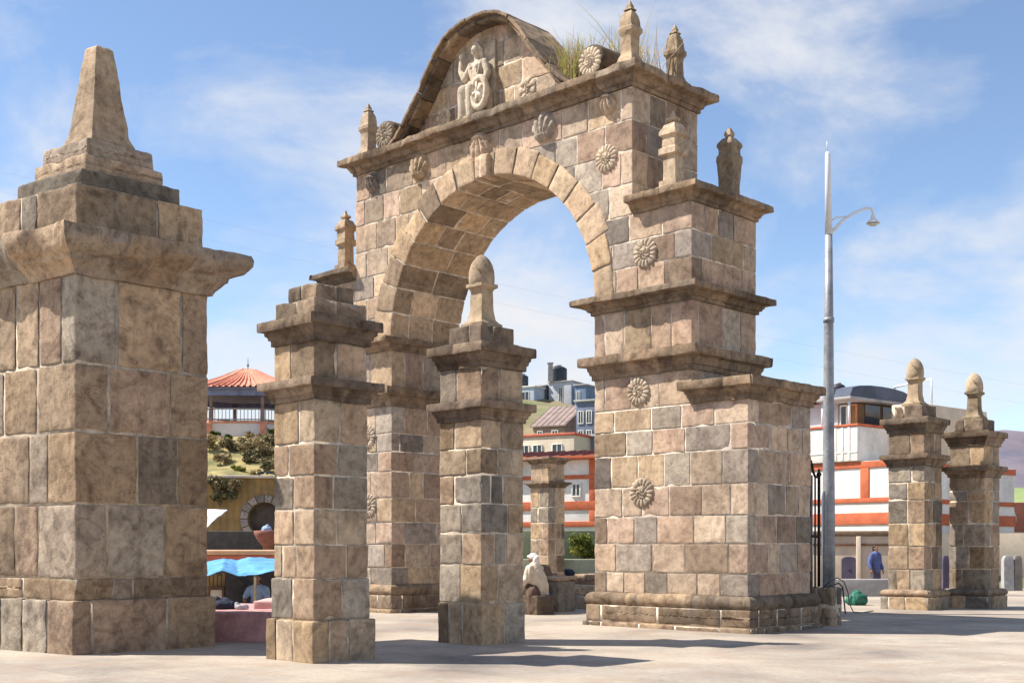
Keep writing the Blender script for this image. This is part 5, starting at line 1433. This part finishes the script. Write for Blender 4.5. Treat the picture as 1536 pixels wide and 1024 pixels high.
# --- stones and things under the arch
def stonething(name, loc, boxes, label, cat, mats=MP, group=None):
    m = MB()
    for lo, hi in boxes: grid(m, lo, hi, ('x-','x+','y-','y+','z+'), MAP, rnd.random(), r=.035, sp=.1, amp=.016, off=np.array([rnd.uniform(0,50)]*3))
    return tag(m.build(name, mats, None, loc), label, cat, group)
stonething('stone_block', (wx_(838, 28.2), 28.2, 0), [((-.02,-.02,-.05), (.58,.55,.72)), ((-.06,-.06,.705), (.62,.59,.82))], 'squared stone block with a lip beside the seated person under the arch', 'stone block')
stonething('stone_block', (wx_(803, 27.3), 27.3, 0), [((-.25,-.3,-.05), (.3,.3,.42))], 'low dark stone used as seat by the person under the arch', 'stone block', mats=[M_cpil, M_mort])
stonething('stone_steps', (wx_(866, 30.6), 30.6, 0), [((-.6,-2.6,-.05), (2.2,.5,.3)), ((-.2,-2.6,.295), (2.2,.5,.55)), ((.2,-2.6,.545), (2.2,.5,.80))], 'grey stone steps behind the arch opening beside the right pier', 'steps')
bundle((wx_(815, 28.55), 28.55, .80), [((0,0,.12),(.17,.12,.17)), ((.06,.02,.05),(.16,.12,.1)), ((-.08,0,.06),(.12,.1,.12))], M_sack, 'brown sack beside the seated person under the arch', 'sack', 'sack')
stonething('stone_block', (wx_(812, 28.5), 28.5, 0), [((-.2,-.2,-.05), (.28,.28,.81))], 'rough dark stone carrying the brown sack under the arch', 'stone block', mats=[M_corn, M_mort])
bundle((wx_(853, 28.8), 28.8, .82), [((0,0,.07),(.11,.1,.09)), ((.05,.02,.05),(.09,.09,.07)), ((-.05,.02,.09),(.06,.06,.07))], M_navy, 'dark blue bundle on top of the squared stone block')

# --- street lamp
Yl = 27.5
sl_ = empty('street_lamp', (wx_(1243, Yl), Yl, 0), 'tall tapering grey steel street lamp with one curved arm', 'street lamp')
hz_ = lambda py: wz_(py, Yl)
m = MB(); m.tube([(0,0,-.05), (0,0,.02)], .24, 16); m.tube([(0,0,0), (0,0,2.2), (0,0,hz_(480)), (0,0,hz_(352))], [.15, .138, .105, .08], 16); m.tube([(0,0,hz_(480)-.05), (0,0,hz_(480)+.05)], .122, 16); part(m, 'pole', M_galv, sl_)
m = MB(); m.tube([(0,0,hz_(352)), (-.02,0,hz_(232)), (-.03,0,hz_(228))], [.085, .06, .03], 12); m.tube([(-.03,0,hz_(228)), (-.04,0,hz_(212))], [.014, .006], 6); part(m, 'mast', M_lampw, sl_)
A_ = lambda px, py: (wx_(px, Yl) - wx_(1243, Yl), 0, hz_(py))
m = MB(); m.tube([A_(1243, 358), A_(1250, 345), A_(1262, 332), A_(1280, 320), A_(1297, 313), A_(1305, 312), A_(1309, 316), A_(1309.5, 324)], .03, 10); m.tube([A_(1241, 334), A_(1255, 326), A_(1270, 325)], .018, 8)
m.tube([A_(1244, 352), A_(1254, 344), A_(1266, 330)], .014, 8); part(m, 'arm', M_lampw, sl_)
m = MB(); lathe(m, [(.03, 0), (.05, -.03), (.055, -.09), (.13, -.15), (.155, -.19), (.15, -.195), (.12, -.16)], *A_(1309.5, 322)[:2], lambda P: P + np.array([0, 0, hz_(322)]), n=20); sh = part(m, 'lamp_shade', M_lampw, sl_)
m = MB(); pr = [(.1 * math.sin(PI * k / 12), -.17 - .09 * (1 - math.cos(PI * k / 12)) / 2) for k in range(3, 13)]; lathe(m, pr, *A_(1309.5, 322)[:2], lambda P: P + np.array([0, 0, hz_(322)]), n=16); m.build('lamp_glass', rough_mat('lamp_glass', (.55,.56,.55), var=.1, scale=5, rough=.2, bump=0), sh)
m = MB(); m.tube([(-.16, -.06, .5), (-.155, -.06, hz_(735))], .022, 8); part(m, 'conduit', M_lampw, sl_)

# --- stub pier with the open iron gate beside the buttress
pd = MB(); ashlar(pd, 0, .42, 0, .5, [-.05, .36, .72], .3, .5, MAP, qlen=(.2, .3), r=.04, top=True, amp=.02, sp=.06)
pdo = pd.build('stone_stub', MP, None, (6.03, 23.3, 0)); tag(pdo, 'low rough stone stub beside the arch buttress, under the iron gate', 'stone stub')
gt = empty('iron_gate', (wx_(1213.5, 23.45), 23.45, .0), 'black wrought iron gate leaf standing open beside the arch', 'gate')
xs_ = [wx_(p, 23.45) - wx_(1213.5, 23.45) for p in (1214.5, 1219, 1225, 1232)]
for i, (x, pt) in enumerate(zip(xs_, (694, 712, 712, 712))):
    m = MB(); yy = i * .06; m.tube([(x, yy, .05 if i < 3 else .73), (x, yy, wz_(pt, 23.45))], .03 if i in (0, 3) else .018, 8); part(m, 'bar', M_iron if i != 1 else M_galv, gt)
m = MB(); m.tube([(xs_[0], 0, 1.7), (xs_[3], .18, 1.68)], .025, 6); part(m, 'rail', M_iron, gt)
m = MB(); m.tube([(xs_[0], 0, wz_(696, 23.45)), (xs_[0] + .05, .02, wz_(695, 23.45)), (xs_[1] + .02, .06, wz_(706, 23.45)), (xs_[2], .12, wz_(714, 23.45)), (xs_[3], .18, wz_(715, 23.45))], .026, 8); part(m, 'top_scroll', M_iron, gt)
for i in (0, 3):
    m = MB(); z_ = wz_((694, 712)[i > 0], 23.45); lathe(m, [(.02, 0), (.05, .03), (.05, .07), (.02, .10), (.03, .12), (.004, .17)], xs_[i], i * .06, lambda P: P + np.array([0, 0, z_ - .03]), n=12); part(m, 'knob', M_iron, gt)
m = MB(); q = [W3(1234, 882, 23.4), W3(1244, 872, 23.5), W3(1256, 866, 24.2), W3(1266, 872, 25), W3(1272, 888, 26), W3(1274, 905, 27), W3(1280, 917, 27.6), W3(1292, 918.3, 27.9), (wx_(1310, 28.4), 28.4, .02)]
m.tube(q, .011, 8); m.tube([W3(1232, 884, 23.45), W3(1246, 878, 23.6), W3(1258, 874, 24.3), W3(1264, 880, 25.5), (wx_(1268, 27.2), 27.2, .03)], .016, 8)
tag(m.build('hose', M_iron), 'black hose looping from the stone stub to the ground', 'hose')
bundle((wx_(1284, 31.5), 31.5, 0), [((0,0,.14),(.24,.2,.17)), ((.14,.04,.12),(.17,.16,.15)), ((-.16,.02,.11),(.12,.12,.13)), ((.04,.05,.26),(.14,.13,.13)), ((.2,.02,.2),(.09,.09,.1))], M_greentarp, 'dark green tarpaulin bundle on the ground beside the street lamp', 'tarpaulin_bundle', 'bundle', .022, .035)

# --- overhead cables
for i, (a, b) in enumerate((((-260, 195), (1900, 640)), ((-260, 225), (1900, 668)))):
    m = MB(); Yc_ = 19.7 + i * .25
    p0 = Vector(W3(*a, Yc_)); p1 = Vector(W3(*b, Yc_)); pts = []
    for k in range(41):
        t = k / 40; p = p0.lerp(p1, t); p.z -= .25 * math.sin(PI * t); pts.append(p)
    m.tube(pts, .001, 5)
    tag(m.build('overhead_cable', M_conc), 'thin overhead cable crossing the sky, the ' + ('upper' if i == 0 else 'lower') + ' of two', 'cable', 'overhead cables')

# ------------------------------------------------------------------ sky and sun
SUN_EL, SUN_AZ = 51.0, 4.4          # azimuth: degrees from the picture's left (-X) towards the far side (+Y)
el, az = math.radians(SUN_EL), math.radians(SUN_AZ)
LV = Vector((-math.cos(el) * math.cos(az), math.cos(el) * math.sin(az), math.sin(el)))
sl = bpy.data.lights.new('sun', 'SUN'); sl.energy = 5.0; sl.angle = math.radians(.5); sl.color = (1, .94, .85)
so = bpy.data.objects.new('sun', sl); COL.objects.link(so); so.rotation_euler = LV.to_track_quat('Z', 'Y').to_euler(); so.location = (-30, 10, 40)
wd = bpy.data.worlds.new('World'); S.world = wd; wd.use_nodes = True
nt = wd.node_tree; nt.nodes.clear(); L = nt.links.new
out = N(nt, 'ShaderNodeOutputWorld'); bg = N(nt, 'ShaderNodeBackground', i_Strength=.112); L(bg.outputs[0], out.inputs[0])
sky = N(nt, 'ShaderNodeTexSky', sky_type='NISHITA'); sky.sun_disc = False
sky.sun_elevation = el; sky.sun_rotation = math.atan2(LV.x, LV.y)
sky.altitude = 1500; sky.air_density = 1.0; sky.dust_density = .0; sky.ozone_density = 1.4
tc = N(nt, 'ShaderNodeTexCoord').outputs['Generated']
sp_ = N(nt, 'ShaderNodeSeparateXYZ'); L(tc, sp_.inputs[0])
zz = N(nt, 'ShaderNodeMath', operation='ADD', i_1=.22); L(sp_.outputs['Z'], zz.inputs[0])
dv = N(nt, 'ShaderNodeVectorMath', operation='DIVIDE'); cb = N(nt, 'ShaderNodeCombineXYZ'); 
for k in range(3): L(zz.outputs[0], cb.inputs[k])
L(tc, dv.inputs[0]); L(cb.outputs[0], dv.inputs[1])
mpw = N(nt, 'ShaderNodeMapping'); mpw.inputs['Location'].default_value = (0.4, 7.9, 2.0); mpw.inputs['Scale'].default_value = (1.0, 1.0, 1.9); L(tc, mpw.inputs[0])
c1 = N(nt, 'ShaderNodeTexNoise', i_Scale=4.2, i_Detail=10.0, i_Roughness=.58, i_Distortion=.25); L(mpw.outputs[0], c1.inputs['Vector'])
hz2 = ramp(nt, [(.0, .12), (.14, .10), (.32, .0)]); L(sp_.outputs['Z'], hz2.inputs[0])
ad2 = N(nt, 'ShaderNodeMath', operation='ADD'); L(c1.outputs[0], ad2.inputs[0]); L(hz2.outputs[0], ad2.inputs[1])
rc = ramp(nt, [(.45, .02), (.53, .22), (.62, .65), (.73, 1.0)]); L(ad2.outputs[0], rc.inputs[0])
mixn = N(nt, 'ShaderNodeMix', data_type='RGBA')
L(rc.outputs[0], mixn.inputs[0]); L(sky.outputs[0], mixn.inputs[6]); mixn.inputs[7].default_value = (4.5, 4.55, 4.7, 1)
L(mixn.outputs[2], bg.inputs[0])
S.view_settings.view_transform = 'Standard'; S.view_settings.look = 'None'
S.view_settings.exposure = .8; S.view_settings.gamma = 1
S.render.engine = 'CYCLES'
